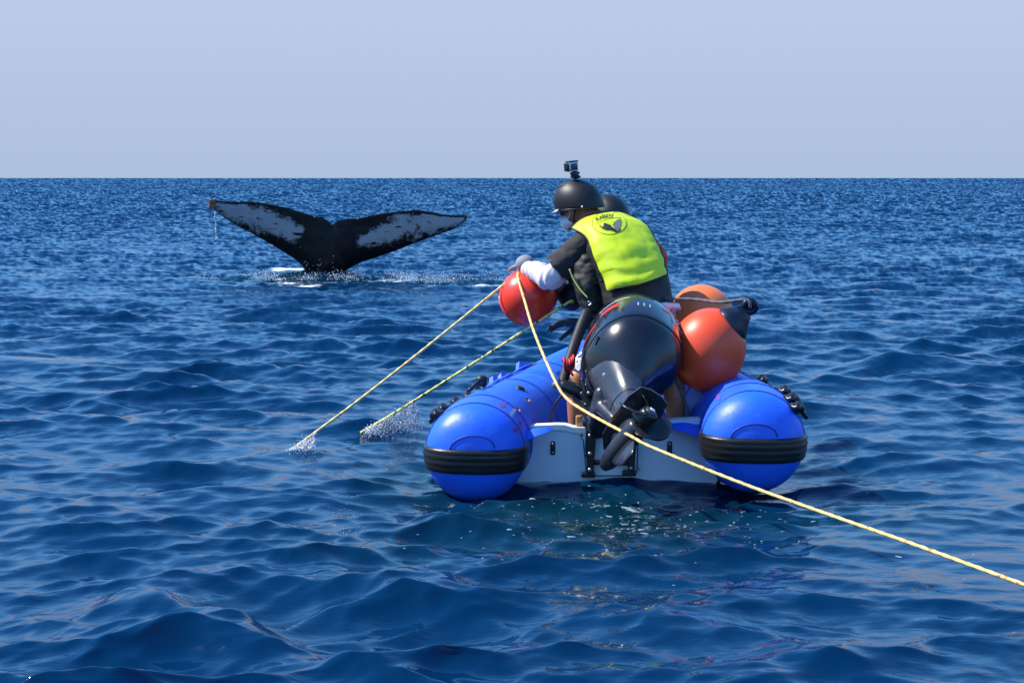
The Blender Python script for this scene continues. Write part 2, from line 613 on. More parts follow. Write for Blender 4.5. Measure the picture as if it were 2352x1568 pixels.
def sea(x, y, sp):
    """Gerstner sum. x, y arrays; sp local mesh spacing. Returns displaced x, y, z and the share of short waves left out"""
    x = x.astype(np.float32)
    y = y.astype(np.float32)
    X, Y, Z = x.copy(), y.copy(), np.zeros_like(x)
    SX, SY = np.zeros_like(x), np.zeros_like(x)
    chop = np.zeros_like(x)
    churn = churn_field(x, y).astype(np.float32)
    calm = bump_field(x, y, -4.1, 11.9, 0.95, 0.55, 1.6)
    calm2 = 0.5 * bump_field(x, y, 1.9, 5.6, 0.5, 0.6, 1.3)
    gust = 0.92 + 0.22 * np.sin(0.43 * x + 0.31 * y + 1.3) * np.sin(0.24 * y - 0.37 * x + 0.4) + 0.10 * np.sin(1.1 * x - 0.8 * y)
    q, s = boat_sq(x, y)
    lee = np.exp(-((np.maximum(0, np.abs(q) - 0.7) / 0.5) ** 2 + (np.maximum(0, np.abs(s - 1.0) - 1.2) / 0.5) ** 2))
    gust = (gust * (1 - 0.92 * calm) * (1 - calm2)).astype(np.float32)
    big = (1 - 0.45 * lee).astype(np.float32)
    for k, cx, sy, a, ph, lam in WAVES:
        fade = np.clip((lam - 1.6 * sp) / (1.6 * sp + 1e-6), 0, 1)
        mod = (gust * (1 + (0.6 * churn if lam < 0.45 else 0)) if lam < 2.0 else 1 - 0.6 * calm)
        if lam > 0.9:
            mod = mod * big
        amp = a * fade * mod
        p = (k * (cx * x + sy * y) + ph).astype(np.float32)
        sn, cs = np.sin(p), np.cos(p)
        Z += amp * cs
        if 0.2 < lam < 1.5:
            chop += amp * cs
        left = a * k * (1 - fade) * mod * sn
        SX -= left * cx
        SY -= left * sy
        X -= 1.15 * amp * cx * sn
        Y -= 1.15 * amp * sy * sn
    Z += (11.0 * np.maximum(chop, 0) ** 2 / (1 + 2.0 * churn)).astype(np.float32)      # peaked crests, flat troughs
    for (ax, ay), (bx, by), h, w0, w1, fall in RIDGES:
        dx, dy = bx - ax, by - ay
        Ln = math.hypot(dx, dy)
        tx, ty = dx / Ln, dy / Ln
        wob = 0.04 * np.sin(6 * x + 2.0 * ax) + 0.025 * np.sin(13 * y + ax)
        t = (x - ax) * tx + (y - ay) * ty
        d = (x - ax) * -ty + (y - ay) * tx + wob
        end = np.exp(-(np.maximum(0, np.maximum(-t, t - Ln)) / fall) ** 2)
        tap = np.clip(1 - 0.6 * t / Ln, 0.3, 1.0)
        wid = np.where(d > 0, w0, w1)
        prof = np.exp(-(np.sqrt(d * d + 0.0009) - 0.03) / wid)
        Z += (h * end * tap * prof).astype(np.float32)
    Z += (0.085 * bump_field(x, y, -4.3, 11.75, 1.1, 0.36)).astype(np.float32)
    # swell pushed up round the tail stock and the water carried away inside the hull
    Z += (0.10 * bump_field(x, y, FLUKE_X - 0.2, FLUKE_Y - 0.1, 0.9, 0.6)).astype(np.float32)
    Z -= (0.055 * lee).astype(np.float32)
    inside = ((s > 0.52) & (s < 2.15) & (np.abs(q) < half_beam(s) - 0.02))
    Z = np.where(inside, -0.35, Z)
    return X, Y, Z, churn, SX, SY


def build_sea():
    f_out = F_PX * 1024 / 2352
    hp = CAM_H * f_out
    p = [1400.0]
    while p[-1] > 0.5:
        q = p[-1]
        st = 6 if q > 700 else 2.2 if q > 520 else 1.15 if q > 230 else 0.75 if q > 70 else 0.5 if q > 12 else 0.25
        p.append(q - st)
    p = [x for x in p if x > 0.3] + [0.2, 0.12, 0.06]
    r = np.array([hp / x for x in p])
    r = np.concatenate([[0.02, 0.5, 1.0, 1.4], r[r > 1.5]])
    dense = np.linspace(-R(23), R(23), 860)
    rest = np.linspace(R(23), 2 * np.pi - R(23), 150)[1:-1]
    th = np.concatenate([dense, rest])
    rr, tt = np.meshgrid(r, th, indexing='ij')
    x0 = (rr * np.sin(tt)).ravel()
    y0 = (rr * np.cos(tt)).ravel()
    dr = np.gradient(r)
    dth = np.empty_like(th)
    dth[:len(dense)] = dense[1] - dense[0]
    dth[len(dense):] = rest[1] - rest[0]
    sp = np.maximum(np.repeat(dr[:, None], len(th), 1), 0.6 * rr * dth[None, :]).ravel()
    sp = np.maximum(sp * 0.8, 0.004)
    X, Y, Z, churn, SX, SY = sea(x0, y0, sp)
    nr, nc = len(r), len(th)
    idx = np.arange(nr * nc).reshape(nr, nc)
    a = idx[:-1, :]
    b = idx[1:, :]
    a2 = np.roll(a, -1, 1)
    b2 = np.roll(b, -1, 1)
    quads = np.stack([a, b, b2, a2], -1).reshape(-1, 4)
    quads = quads[:, ::-1]
    me = bpy.data.meshes.new('sea')
    nv, nf = nr * nc, len(quads)
    me.vertices.add(nv)
    me.vertices.foreach_set('co', np.stack([X, Y, Z], 1).astype(np.float32).ravel())
    me.loops.add(nf * 4)
    me.loops.foreach_set('vertex_index', quads.astype(np.int32).ravel())
    me.polygons.add(nf)
    me.polygons.foreach_set('loop_start', np.arange(0, nf * 4, 4, dtype=np.int32))
    me.polygons.foreach_set('use_smooth', np.ones(nf, dtype=bool))
    me.update(calc_edges=True)
    at = me.attributes.new('churn', 'FLOAT', 'POINT')
    at.data.foreach_set('value', churn.astype(np.float32))
    # slopes of the waves too short for the mesh, handed to the material as a normal; the faces
    # turned away from the middle of the scene are mostly hidden behind the crests before them
    away = SY * np.cos(np.arctan2(x0, y0)) + SX * np.sin(np.arctan2(x0, y0))
    flip = np.where((away < 0) & (rr.ravel() > 12) & (rs.uniform(0, 1, nv) < 2), -1.0, 1.0)
    flip = np.where(rr.ravel() > 12, flip, 1.0)
    rv = rr.ravel()
    bias = 0.075 * np.clip((rv - 9.0) / 45.0, 0, 1) ** 0.7
    gain = 1.0 + 0.6 * np.clip((rv - 9.0) / 60.0, 0, 1)
    sl = np.stack([SX * flip * gain + bias * np.sin(tt.ravel()), SY * flip * gain + bias * np.cos(tt.ravel()), np.zeros(nv)], 1).astype(np.float32)
    at = me.attributes.new('slope', 'FLOAT_VECTOR', 'POINT')
    at.data.foreach_set('vector', sl.ravel())
    far = np.clip((sp - 0.02) / 0.25, 0, 1).astype(np.float32)
    at = me.attributes.new('coarse', 'FLOAT', 'POINT')
    at.data.foreach_set('value', far)
    foam = np.zeros(nv, np.float32)
    xx, yy = x0, y0
    foam = np.maximum(foam, 0.90 * bump_field(xx, yy, FLUKE_X - 0.1, 21.3, 1.3, 0.75, 1.5))
    foam = np.maximum(foam, 1.05 * bump_field(xx, yy, FLUKE_X + 0.05, 20.75, 0.75, 0.20, 1.5))
    foam = np.maximum(foam, 1.05 * bump_field(xx, yy, FLUKE_X - 0.75, 24.3, 0.55, 0.55, 1.5))
    foam = np.maximum(foam, 1.05 * bump_field(xx, yy, FLUKE_X + 2.45, 20.8, 0.65, 0.45, 1.5))
    foam = np.maximum(foam, 0.86 * bump_field(xx, yy, FLUKE_X + 1.3, 21.6, 1.0, 0.6, 1.5))
    foam = np.maximum(foam, 0.60 * bump_field(xx, yy, 0.40, 6.75, 0.70, 0.55, 1.6))
    foam = np.maximum(foam, 0.68 * bump_field(xx, yy, 0.35, 6.05, 0.8, 0.45, 1.5))
    foam = np.maximum(foam, 0.62 * bump_field(xx, yy, -0.25, 6.75, 0.35, 0.55, 1.5))
    foam = np.maximum(foam, 0.50 * bump_field(xx, yy, 1.2, 6.0, 0.6, 0.5, 1.5))
    foam = np.maximum(foam, 0.80 * bump_field(xx, yy, W(395, 840, 11.8).x, 11.85, 0.10, 0.22, 1.5))
    at = me.attributes.new('foam', 'FLOAT', 'POINT')
    at.data.foreach_set('value', foam.astype(np.float32))
    o = bpy.data.objects.new('water', me)
    o['kind'] = 'structure'
    o['label'] = 'choppy deep blue open sea reaching to the horizon'
    col.objects.link(o)
    return o


def water_mat():
    m = bpy.data.materials.new('sea_water')
    m.use_nodes = True
    nt = m.node_tree
    L = nt.links.new
    N = nt.nodes.new
    b = nt.nodes['Principled BSDF']
    tc = N('ShaderNodeTexCoord')

    def attr(n):
        a = N('ShaderNodeAttribute')
        a.attribute_name = n
        return a.outputs['Fac']

    def mapping(sc_):
        mp = N('ShaderNodeMapping')
        mp.inputs['Scale'].default_value = sc_
        L(tc.outputs['Object'], mp.inputs['Vector'])
        return mp.outputs[0]

    def nz(scale, detail, vec, rough=0.5, dist=0.0):
        n = N('ShaderNodeTexNoise')
        n.inputs['Scale'].default_value = scale
        n.inputs['Detail'].default_value = detail
        n.inputs['Roughness'].default_value = rough
        n.inputs['Distortion'].default_value = dist
        L(vec, n.inputs['Vector'])
        return n.outputs['Fac']

    def math_(op, a, c=None, clamp=False):
        n = N('ShaderNodeMath')
        n.operation = op
        n.use_clamp = clamp
        for i, x in enumerate((a, c)):
            if x is None:
                continue
            if isinstance(x, (int, float)):
                n.inputs[i].default_value = x
            else:
                L(x, n.inputs[i])
        return n.outputs[0]

    # body colour: deep blue, greener where the water is stirred up and full of bubbles
    ch = attr('churn')
    mx = N('ShaderNodeMix')
    mx.data_type = 'RGBA'
    mx.inputs[6].default_value = (0.0003, 0.0215, 0.066, 1)
    mx.inputs[7].default_value = (0.0012, 0.021, 0.027, 1)
    L(math_('MULTIPLY', ch, 0.9, True), mx.inputs[0])
    L(mx.outputs[2], b.inputs['Base Color'])
    b.inputs['Roughness'].default_value = 0.045
    b.inputs['IOR'].default_value = 1.333
    # ripples too small for the mesh
    fine = nz(7.5, 3, mapping((0.62, 1.0, 1.0)), 0.55, 0.4)
    h = math_('MULTIPLY', fine, 0.0065)
    streak = nz(15.0, 4, mapping((0.20, 1.0, 1.0)), 0.6, 0.8)
    h = math_('ADD', h, math_('MULTIPLY', streak, 0.0022))
    bp = N('ShaderNodeBump')
    bp.inputs['Strength'].default_value = 1.0
    bp.inputs['Distance'].default_value = 1.0
    L(h, bp.inputs['Height'])
    sa = N('ShaderNodeAttribute')
    sa.attribute_name = 'slope'
    vs = N('ShaderNodeVectorMath')
    vs.operation = 'SUBTRACT'
    L(bp.outputs[0], vs.inputs[0])
    L(sa.outputs['Vector'], vs.inputs[1])
    vn = N('ShaderNodeVectorMath')
    vn.operation = 'NORMALIZE'
    L(vs.outputs[0], vn.inputs[0])
    L(vn.outputs[0], b.inputs['Normal'])
    # foam flecks
    fo = attr('foam')
    n1 = nz(5.2, 9, mapping((0.50, 0.8, 1.0)), 0.74, 0.9)
    n2 = nz(1.1, 2, mapping((0.6, 1.0, 1.0)), 0.5, 0.0)
    s_ = math_('ADD', n1, math_('MULTIPLY', n2, 0.35))
    s_ = math_('ADD', s_, math_('MULTIPLY', fo, 0.62))
    mr = N('ShaderNodeMapRange')
    mr.inputs['From Min'].default_value = 1.22
    mr.inputs['From Max'].default_value = 1.30
    L(s_, mr.inputs['Value'])
    fac = math_('MULTIPLY', mr.outputs[0], math_('GREATER_THAN', fo, 0.05))
    fb = N('ShaderNodeBsdfPrincipled')
    fb.inputs['Base Color'].default_value = (0.72, 0.78, 0.84, 1)
    fb.inputs['Roughness'].default_value = 0.6
    ms = N('ShaderNodeMixShader')
    L(fac, ms.inputs[0])
    L(b.outputs[0], ms.inputs[1])
    L(fb.outputs[0], ms.inputs[2])
    L(ms.outputs[0], nt.nodes['Material Output'].inputs['Surface'])
    return m


water = build_sea()
water.data.materials.append(water_mat())


def sea_z(x, y):
    """height of the surface near x, y"""
    X, Y, Z = sea(np.array([x]), np.array([y]), np.array([0.01]))[:3]
    return float(Z[0])


# ------------------------------------------------------------------ whale tail
def build_whale():
    def C(x, y):                       # fluke outline point to reference pixels
        return 459.4 + x * 0.3125, 428.8 + y * 0.3125
    up = [(70, 118), (90, 96), (150, 106), (250, 111), (370, 107), (470, 121), (560, 140), (650, 157), (740, 187), (830, 216), (900, 228), (940, 250), (972, 280),
          (1005, 255), (1060, 241), (1150, 232), (1250, 211), (1380, 190), (1500, 178), (1580, 172), (1680, 185), (1760, 201), (1850, 213), (1930, 209), (1975, 212)]
    lo = [(70, 125), (90, 165), (130, 200), (200, 248), (300, 307), (400, 357), (500, 412), (600, 472), (690, 528), (750, 580), (800, 650), (915, 690), (1020, 660), (1080, 612), (1140, 577),
          (1200, 550), (1300, 518), (1400, 485), (1500, 446), (1600, 407), (1700, 369), (1800, 337), (1890, 301), (1940, 262), (1975, 216)]
    ux, uy = np.array(up).T
    lx, ly = np.array(lo).T
    nx, nv = 420, 44
    xs = np.linspace(72, 1973, nx)
    # the leaning plane of the fluke: its top edge tips a little towards the camera
    def P(x, y):
        px, py = C(x, y)
        p = W(px, py, FLUKE_Y)
        return W(px, py, FLUKE_Y - 0.30 * max(p.z, -0.3) - 0.00 * x)
    front, back, mask = [], [], []
    for i, x in enumerate(xs):
        yt = np.interp(x, ux, uy)
        yb = np.interp(x, lx, ly)
        yt += 3.2 * mnoise.noise((x * 0.045, 3.1, 0.0)) + 3.0 * mnoise.noise((x * 0.13, 7.7, 0.0))     # knobbly trailing edge
        if yb < yt + 1:
            yb = yt + 1
        for j in range(nv + 1):
            v = j / nv
            y = yt + (yb - yt) * v
            c = P(x, y)
            span = min(1.0, abs(x - 972) / 900)
            th = (0.13 * (1 - span) ** 1.3 + 0.035) * (math.sin(math.pi * min(max(v, 0.0), 1.0)) ** 0.6) * (0.35 + 0.65 * v)
            mid = math.exp(-((x - 930) / 130) ** 2)
            th += 0.16 * mid * (v ** 1.5) * (math.sin(math.pi * min(0.5 + 0.5 * (1 - v), 1)) * 0 + 1)
            cam_ = 0.10 * (span ** 2)                       # tips curve away
            relief = 0.012 * mnoise.noise((x * 0.012, y * 0.012, 0.0))
            front.append(c + Vector((0, -th + cam_ + relief, 0)))
            back.append(c + Vector((0, th + cam_, 0)))
            # white patches of the underside
            def patch(ax, ay, bx, by, w0, w1):
                t = ((x - ax) * (bx - ax) + (y - ay) * (by - ay)) / ((bx - ax) ** 2 + (by - ay) ** 2)
                tt = min(max(t, 0), 1)
                dx, dy = x - (ax + (bx - ax) * tt), y - (ay + (by - ay) * tt)
                return 1 - math.hypot(dx, dy) / (w0 + (w1 - w0) * tt)
            m_ = max(patch(140, 150, 430, 230, 55, 100), patch(430, 225, 700, 335, 95, 62), patch(1210, 395, 1480, 300, 52, 88), patch(1480, 290, 1700, 265, 92, 82), patch(1700, 265, 1900, 235, 82, 48))
            edge = min(1.0, (y - yt) / 22.0)
            mask.append(max(0.0, min(1.0, 0.60 + 0.50 * m_)) * edge)
    n = nv + 1
    f = []
    off = len(front)
    for i in range(nx - 1):
        for j in range(nv):
            a = i * n + j
            f.append((a, a + 1, a + n + 1, a + n))
            f.append((off + a, off + a + n, off + a + n + 1, off + a + 1))
        a, b = i * n, i * n + nv
        f.append((a, a + n, off + a + n, off + a))
        f.append((b, off + b, off + b + n, b + n))
    v = front + back
    mask += [0.0] * len(back)
    # tail stock going down into the water and away from the camera
    k0 = len(v)
    rings = []
    for t in range(14):
        u = t / 13
        c = P(925, 470 + 190 * u) + Vector((0, 0.02 + 0.45 * u * u, -0.75 * max(0, u - 0.6)))
        rx = 0.16 + 0.20 * u + 0.35 * max(0, u - 0.75)
        ry = 0.15 + 0.18 * u + 0.5 * max(0, u - 0.75)
        rings.append([c + Vector((rx * math.cos(2 * math.pi * k / 28), ry * math.sin(2 * math.pi * k / 28), 0)) for k in range(28)])
    sv, sf = loft(rings)
    v += sv
    f += [tuple(i + k0 for i in q) for q in sf]
    mask += [0.0] * len(sv)
    base = P(925, 650)
    base.z = 0
    o = mk('whale', (v, f), None, origin=base)
    at = o.data.attributes.new('white', 'FLOAT', 'POINT')
    at.data.foreach_set('value', np.array(mask, np.float32))
    m = bpy.data.materials.new('whale_skin')
    m.use_nodes = True
    nt = m.node_tree
    L = nt.links.new
    b = nt.nodes['Principled BSDF']
    b.inputs['Roughness'].default_value = 0.38
    b.inputs['Specular IOR Level'].default_value = 0.22
    tc = nt.nodes.new('ShaderNodeTexCoord')
    a = nt.nodes.new('ShaderNodeAttribute')
    a.attribute_name = 'white'

    def nz(s_, d, r=0.6, map_=None):
        q = nt.nodes.new('ShaderNodeTexNoise')
        q.inputs['Scale'].default_value = s_
        q.inputs['Detail'].default_value = d
        q.inputs['Roughness'].default_value = r
        if map_:
            mp = nt.nodes.new('ShaderNodeMapping')
            mp.inputs['Scale'].default_value = map_
            mp.inputs['Rotation'].default_value = (0, R(-20), 0)
            L(tc.outputs['Object'], mp.inputs['Vector'])
            L(mp.outputs[0], q.inputs['Vector'])
        else:
            L(tc.outputs['Object'], q.inputs['Vector'])
        return q.outputs['Fac']

    def mt(op, x, y):
        q = nt.nodes.new('ShaderNodeMath')
        q.operation = op
        for i, z in enumerate((x, y)):
            if isinstance(z, (int, float)):
                q.inputs[i].default_value = z
            else:
                L(z, q.inputs[i])
        return q.outputs[0]

    sm = mt('ADD', mt('MULTIPLY', a.outputs['Fac'], 1.0), mt('MULTIPLY', mt('SUBTRACT', nz(7.0, 10, 0.80, (1, 1, 1)), 0.5), 2.1))
    mr = nt.nodes.new('ShaderNodeMapRange')
    mr.inputs['From Min'].default_value = 0.54
    mr.inputs['From Max'].default_value = 0.80
    L(sm, mr.inputs['Value'])
    spots = nt.nodes.new('ShaderNodeMapRange')                 # dark scratches and round spots in the white
    spots.inputs['From Min'].default_value = 0.60
    spots.inputs['From Max'].default_value = 0.64
    L(nz(9.0, 3, 0.6, (0.6, 1, 2.0)), spots.inputs['Value'])
    wf_ = mt('MULTIPLY', mr.outputs[0], mt('SUBTRACT', 1.0, spots.outputs[0]))
    mx = nt.nodes.new('ShaderNodeMix')
    mx.data_type = 'RGBA'
    mx.inputs[6].default_value = (0.006, 0.006, 0.007, 1)
    mx.inputs[7].default_value = (0.34, 0.34, 0.35, 1)
    L(wf_, mx.inputs[0])
    L(mx.outputs[2], b.inputs['Base Color'])
    bp = nt.nodes.new('ShaderNodeBump')
    bp.inputs['Distance'].default_value = 0.012
    L(nz(14, 4, 0.6), bp.inputs['Height'])
    L(bp.outputs[0], b.inputs['Normal'])
    o.data.materials.append(m)
    tag(o, 'black whale fluke with grey-white patches rising from the sea at left', 'whale')
    # barnacle crust on the left tip
    parts = []
    for k in range(34):
        x = rnd.uniform(72, 108)
        y = rnd.uniform(98, 158) if x < 95 else rnd.uniform(95, 120)
        c = P(x, y) + Vector((0, -0.02, 0))
        r = rnd.uniform(0.010, 0.026)
        d = Vector((rnd.uniform(-.6, .2), -1, rnd.uniform(-.3, .6))).normalized()
        parts.append(lathe(c, d, [(-0.02, r), (r * 0.5, r * 0.8), (r * 1.1, r * 0.45), (r * 0.9, r * 0.2)], 7))
    mk('barnacle_crust', join(parts), M['barnacle'], o)['kind'] = 'stuff'
    # a string of drops falling from that tip
    dr = []
    for k in range(26):
        t = k / 25
        p = P(118 + 14 * t + rnd.uniform(-5, 5), 200 + 185 * t)
        r = rnd.uniform(0.005, 0.011)
        dr.append(ellipsoid(p + Vector((0, -0.1, 0)), Vector((r, 0, 0)), Vector((0, r, 0)), Vector((0, 0, r * 2.2)), 6, 4))
    dd = mk('water_drops', join(dr), M_DROP, origin=P(118, 200))
    dd['kind'] = 'stuff'
    dd['label'] = 'string of drops falling from the left fluke tip'


def drop_mat():
    m = bpy.data.materials.new('water_drop')
    m.use_nodes = True
    b = m.node_tree.nodes['Principled BSDF']
    nz = m.node_tree.nodes.new('ShaderNodeTexNoise')
    nz.inputs['Scale'].default_value = 40
    mr = m.node_tree.nodes.new('ShaderNodeMapRange')
    mr.inputs['To Min'].default_value = 0.0
    mr.inputs['To Max'].default_value = 0.55
    m.node_tree.links.new(nz.outputs['Fac'], mr.inputs['Value'])
    m.node_tree.links.new(mr.outputs[0], b.inputs['Transmission Weight'])
    b.inputs['Base Color'].default_value = (0.86, 0.91, 0.95, 1)
    b.inputs['Roughness'].default_value = 0.12
    b.inputs['IOR'].default_value = 1.33
    return m


M_DROP = drop_mat()
build_whale()


# ------------------------------------------------------------------ inflatable boat
def spine():
    """centre line of the tube, port stern round the bow to starboard stern, in boat coordinates (q, s, z)"""
    left = [(-h, s, TUBE_Z + 0.10 * max(0, (s - 0.9) / 1.3) ** 2) for s, h in HALF[:-1]]
    bow = [(0, HALF[-1][0], TUBE_Z + 0.10)]
    right = [(-q, s, z) for q, s, z in reversed(left)]
    return left + bow + right


boat = thing('inflatable_boat', 'blue inflatable boat with white transom and two people aboard', 'boat', BP(0, 1.0, 0))
SP = catmull([BP(*p) for p in spine()], 12)
SP = [Vector(p) for p in SP]


def dome_tube(pts, R0, dome_len=0.20, n=40):
    """tube with blunt rounded closed ends"""
    rings = []
    fr = frames(pts)
    cum = [0]
    for i in range(1, len(pts)):
        cum.append(cum[-1] + (pts[i] - pts[i - 1]).length)
    tot = cum[-1]
    prof = []
    for k in range(14):
        d = dome_len * (1 - math.cos(math.pi / 2 * (k + 0.25) / 14))
        prof.append(d)
    stations = prof + [c for c in cum if dome_len * 1.02 < c < tot - dome_len * 1.02] + [tot - d for d in reversed(prof)]
    for st in stations:
        i = max(j for j in range(len(cum)) if cum[j] <= st + 1e-9)
        i = min(i, len(cum) - 2)
        t = (st - cum[i]) / (cum[i + 1] - cum[i])
        p = pts[i].lerp(pts[i + 1], t)
        T = fr[i][1].lerp(fr[i + 1][1], t).normalized()
        up = (Vector((0, 0, 1)) - T * T.z).normalized()
        side = T.cross(up)
        e = min(st, tot - st)
        r = R0 if e >= dome_len else R0 * (1 - (1 - e / dome_len) ** 2.45) ** (1 / 2.45)
        rings.append([p + up * (r * math.cos(2 * math.pi * k / n)) + side * (r * math.sin(2 * math.pi * k / n)) for k in range(n)])
    return loft(rings), rings


(hv, hf), HR = dome_tube(SP, TUBE_R)
hull = mk('hull_tube', (hv, hf), M['hypalon'], boat)
hull_bvh = bvh((hv, hf))


def on_hull(q, s, ang, off=0.0, side=-1):
    """point on the tube: side -1 port, +1 starboard; ang degrees from the top, positive outwards"""
    h = float(half_beam(s)) * side
    z = TUBE_Z + 0.10 * max(0, (s - 0.9) / 1.3) ** 2
    c = BP(h, s, z)
    s2 = s + 0.05
    t = (BP(float(half_beam(s2)) * side, s2, z) - BP(float(half_beam(s)) * side, s, z)).normalized()
    up = (Vector((0, 0, 1)) - t * t.z).normalized()
    out = t.cross(up) * side
    d = up * math.cos(R(ang)) + out * math.sin(R(ang))
    p, nrm, _, _ = hull_bvh.ray_cast(c + d * 0.6, -d)
    if p is None:
        p, nrm = c + d * TUBE_R, d
    return p + nrm * off, nrm, t


def seam_line(name, side, s, a0, a1, off=0.0015, r=0.0035):
    pts = [on_hull(0, s, a0 + (a1 - a0) * k / 24, off, side)[0] for k in range(25)]
    return mk(name, tube(pts, r, 6), M['seam'], hull)


for side in (-1, 1):
    for s in (0.16, 0.42, 0.98, 1.5):
        seam_line('seam', side, s, -100, 100)
    # lengthwise seam on top of the tube
    pts = [on_hull(0, 0.62 + 0.03 * k, 14, 0.0015, side)[0] for k in range(30)]
    mk('seam', tube(pts, 0.0035, 6), M['seam'], hull)
    # rubbing strake round the stern end: a flat black band with ribs
    c = BP(side * 0.655, 0.25, TUBE_Z)
    path = []
    for k in range(41):
        a = -180 + 180 * k / 40                 # from outboard round the end to inboard
        d = (B_RIGHT * (math.cos(R(a)) * 1.0) + B_FWD * (math.sin(R(a)) * 1.0)).normalized()
        path.append(d)
    fore_out = [on_hull(0, 0.30 + 0.06 * k, 90, 0, side)[0] for k in range(28)]
    rows = [(-0.062, 0.000), (-0.058, 0.009), (-0.046, 0.013), (-0.034, 0.010), (-0.026, 0.011), (-0.016, 0.014), (-0.006, 0.011), (0.004, 0.011), (0.014, 0.014),
            (0.024, 0.012), (0.032, 0.011), (0.042, 0.014), (0.052, 0.010), (0.056, 0.000)]
    grid = []
    for d in path:
        line = []
        for dz, off in rows:
            o_ = c + Vector((0, 0, dz - 0.015))
            p, nrm, _, _ = hull_bvh.ray_cast(o_ + d * 0.7, -d)
            if p is None:
                p, nrm = o_ + d * TUBE_R, d
            line.append(p + d * off)
        grid.append(line)
    v = [p for line in grid for p in line]
    m_ = len(rows)
    f = [(i * m_ + j, i * m_ + j + 1, (i + 1) * m_ + j + 1, (i + 1) * m_ + j) for i in range(len(grid) - 1) for j in range(m_ - 1)]
    mk('rubbing_strake', (v, f), M['strake'], boat)
    # strake along the outboard side
    grid = []
    for k in range(30):
        s = 0.26 + 0.055 * k
        line = []
        for dz, off in rows:
            p, nrm, t = on_hull(0, s, 94 + dz / TUBE_R * 57.3 * -1, 0, side)
            line.append(p + nrm * off)
        grid.append(line)
    v = [p for line in grid for p in line]
    f = [(i * m_ + j, i * m_ + j + 1, (i + 1) * m_ + j + 1, (i + 1) * m_ + j) for i in range(len(grid) - 1) for j in range(m_ - 1)]
    mk('side_strake', (v, f), M['strake'], boat)
    # small arched patch on the stern end above the strake
    pts = []
    for k in range(17):
        a = math.pi * k / 16
        o_ = BP(side * 0.655 + 0.105 * math.cos(a), -0.4, TUBE_Z + 0.045 + 0.062 * math.sin(a))
        p, nrm, _, _ = hull_bvh.ray_cast(o_, B_FWD)
        if p is not None:
            pts.append(p + nrm * 0.002)
    mk('patch_edge', tube(pts, 0.0035, 6), M['seam'], hull)

# lifelines with holders along the outside of both tubes
for side, ss in ((-1, (0.30, 0.46, 0.66, 0.86, 1.10)), (1, (0.16, 0.28, 0.40, 0.52, 0.66, 0.95))):
    pts = []
    for i, s in enumerate(ss):
        p, nrm, t = on_hull(0, s, 52 if side < 0 else 50 - 6 * (i % 2), 0.026, side)
        pts.append(p)
        hold, hn, ht = on_hull(0, s, 52 if side < 0 else 50 - 6 * (i % 2), 0.0, side)
        st = ht.cross(hn)
        body = union([ellipsoid(hold + hn * 0.008, ht * 0.046, st * 0.034, hn * 0.016, 14, 8), tube([hold + hn * 0.022 - ht * 0.034, hold + hn * 0.034, hold + hn * 0.022 + ht * 0.034], [0.016, 0.021, 0.016], 10, dome=True),
                      ellipsoid(hold + hn * 0.03 + st * 0.02 * side, ht * 0.016, st * 0.02, hn * 0.02, 10, 6)], 0.006, 2)
        h_ = mk('rope_holder', body, M['black_plastic'], boat)
        mk('rivet', ellipsoid(hold + hn * 0.046, ht * 0.008, st * 0.008, hn * 0.006, 8, 5), M['alu'], h_)
    full = []
    for i in range(len(pts) - 1):
        mid, mn, _ = on_hull(0, (ss[i] + ss[i + 1]) / 2, 66, 0.030, side)
        full += [pts[i], mid]
    full.append(pts[-1])
    mk('lifeline', stube(full, 0.011, 8, 8), M['strake'], boat)
# second looser loop of line on the port side
loop = [on_hull(0, 0.62, 30, 0.02, -1)[0], on_hull(0, 0.70, 18, 0.05, -1)[0], on_hull(0, 0.80, 26, 0.03, -1)[0], on_hull(0, 0.92, 44, 0.03, -1)[0]]
mk('lifeline', stube(loop, 0.010, 8, 8), M['strake'], boat)
for i_ in (1, 2):
    mk('rope_knot', ellipsoid(loop[i_], Vector((.030, 0, .006)), Vector((0, .024, 0)), Vector((-.005, 0, .020))), M['strake'], boat)

# upright blue tabs (rowlock bases) on the port tube
for s, ang, hgt, ln in ((1.02, 30, 0.042, 0.08), (1.15, 30, 0.046, 0.08), (1.42, 28, 0.05, 0.10)):
    p, nrm, t = on_hull(0, s, ang, -0.004, -1)
    st = t.cross(nrm)
    pl = [p - t * ln * 0.8, p - t * ln * 0.1 + nrm * hgt, p + t * ln * 0.25 + nrm * hgt * 0.92, p + t * ln * 0.8]
    v = [x + st * w_ for w_ in (-0.012, 0.012) for x in pl]
    f = [(0, 1, 2, 3), (7, 6, 5, 4), (0, 4, 5, 1), (1, 5, 6, 2), (2, 6, 7, 3), (3, 7, 4, 0)]
    r_ = mk('rowlock_tab', (v, f), M['hypalon_flap'], boat, smooth=False)
    mk('tab_base', ellipsoid(p + nrm * 0.004, t * ln, st * 0.055, nrm * 0.012), M['hypalon_flap'], r_)

# transom
TS = 0.47


def transom():
    pts = []
    hw = 0.50
    outline = []
    for k in range(25):
        q = -hw + 2 * hw * k / 24
        dip = 0.020 * (1 if abs(q) < 0.2 else max(0.0, 1 - (abs(q) - 0.2) / 0.06))
        outline.append((q, 0.242 - dip))
    low = [(hw, -0.14), (hw * 0.8, -0.17), (0, -0.20), (-hw * 0.8, -0.17), (-hw, -0.14)]
    o2 = outline + low
    n = len(o2)
    v, f = [], []
    for s in (TS, TS + 0.045):
        v += [BP(q, s, z) for q, z in o2]
    f.append(tuple(range(n)))
    f.append(tuple(range(2 * n - 1, n - 1, -1)))
    for i in range(n):
        j = (i + 1) % n
        f.append((j, i, i + n, j + n))
    return v, f


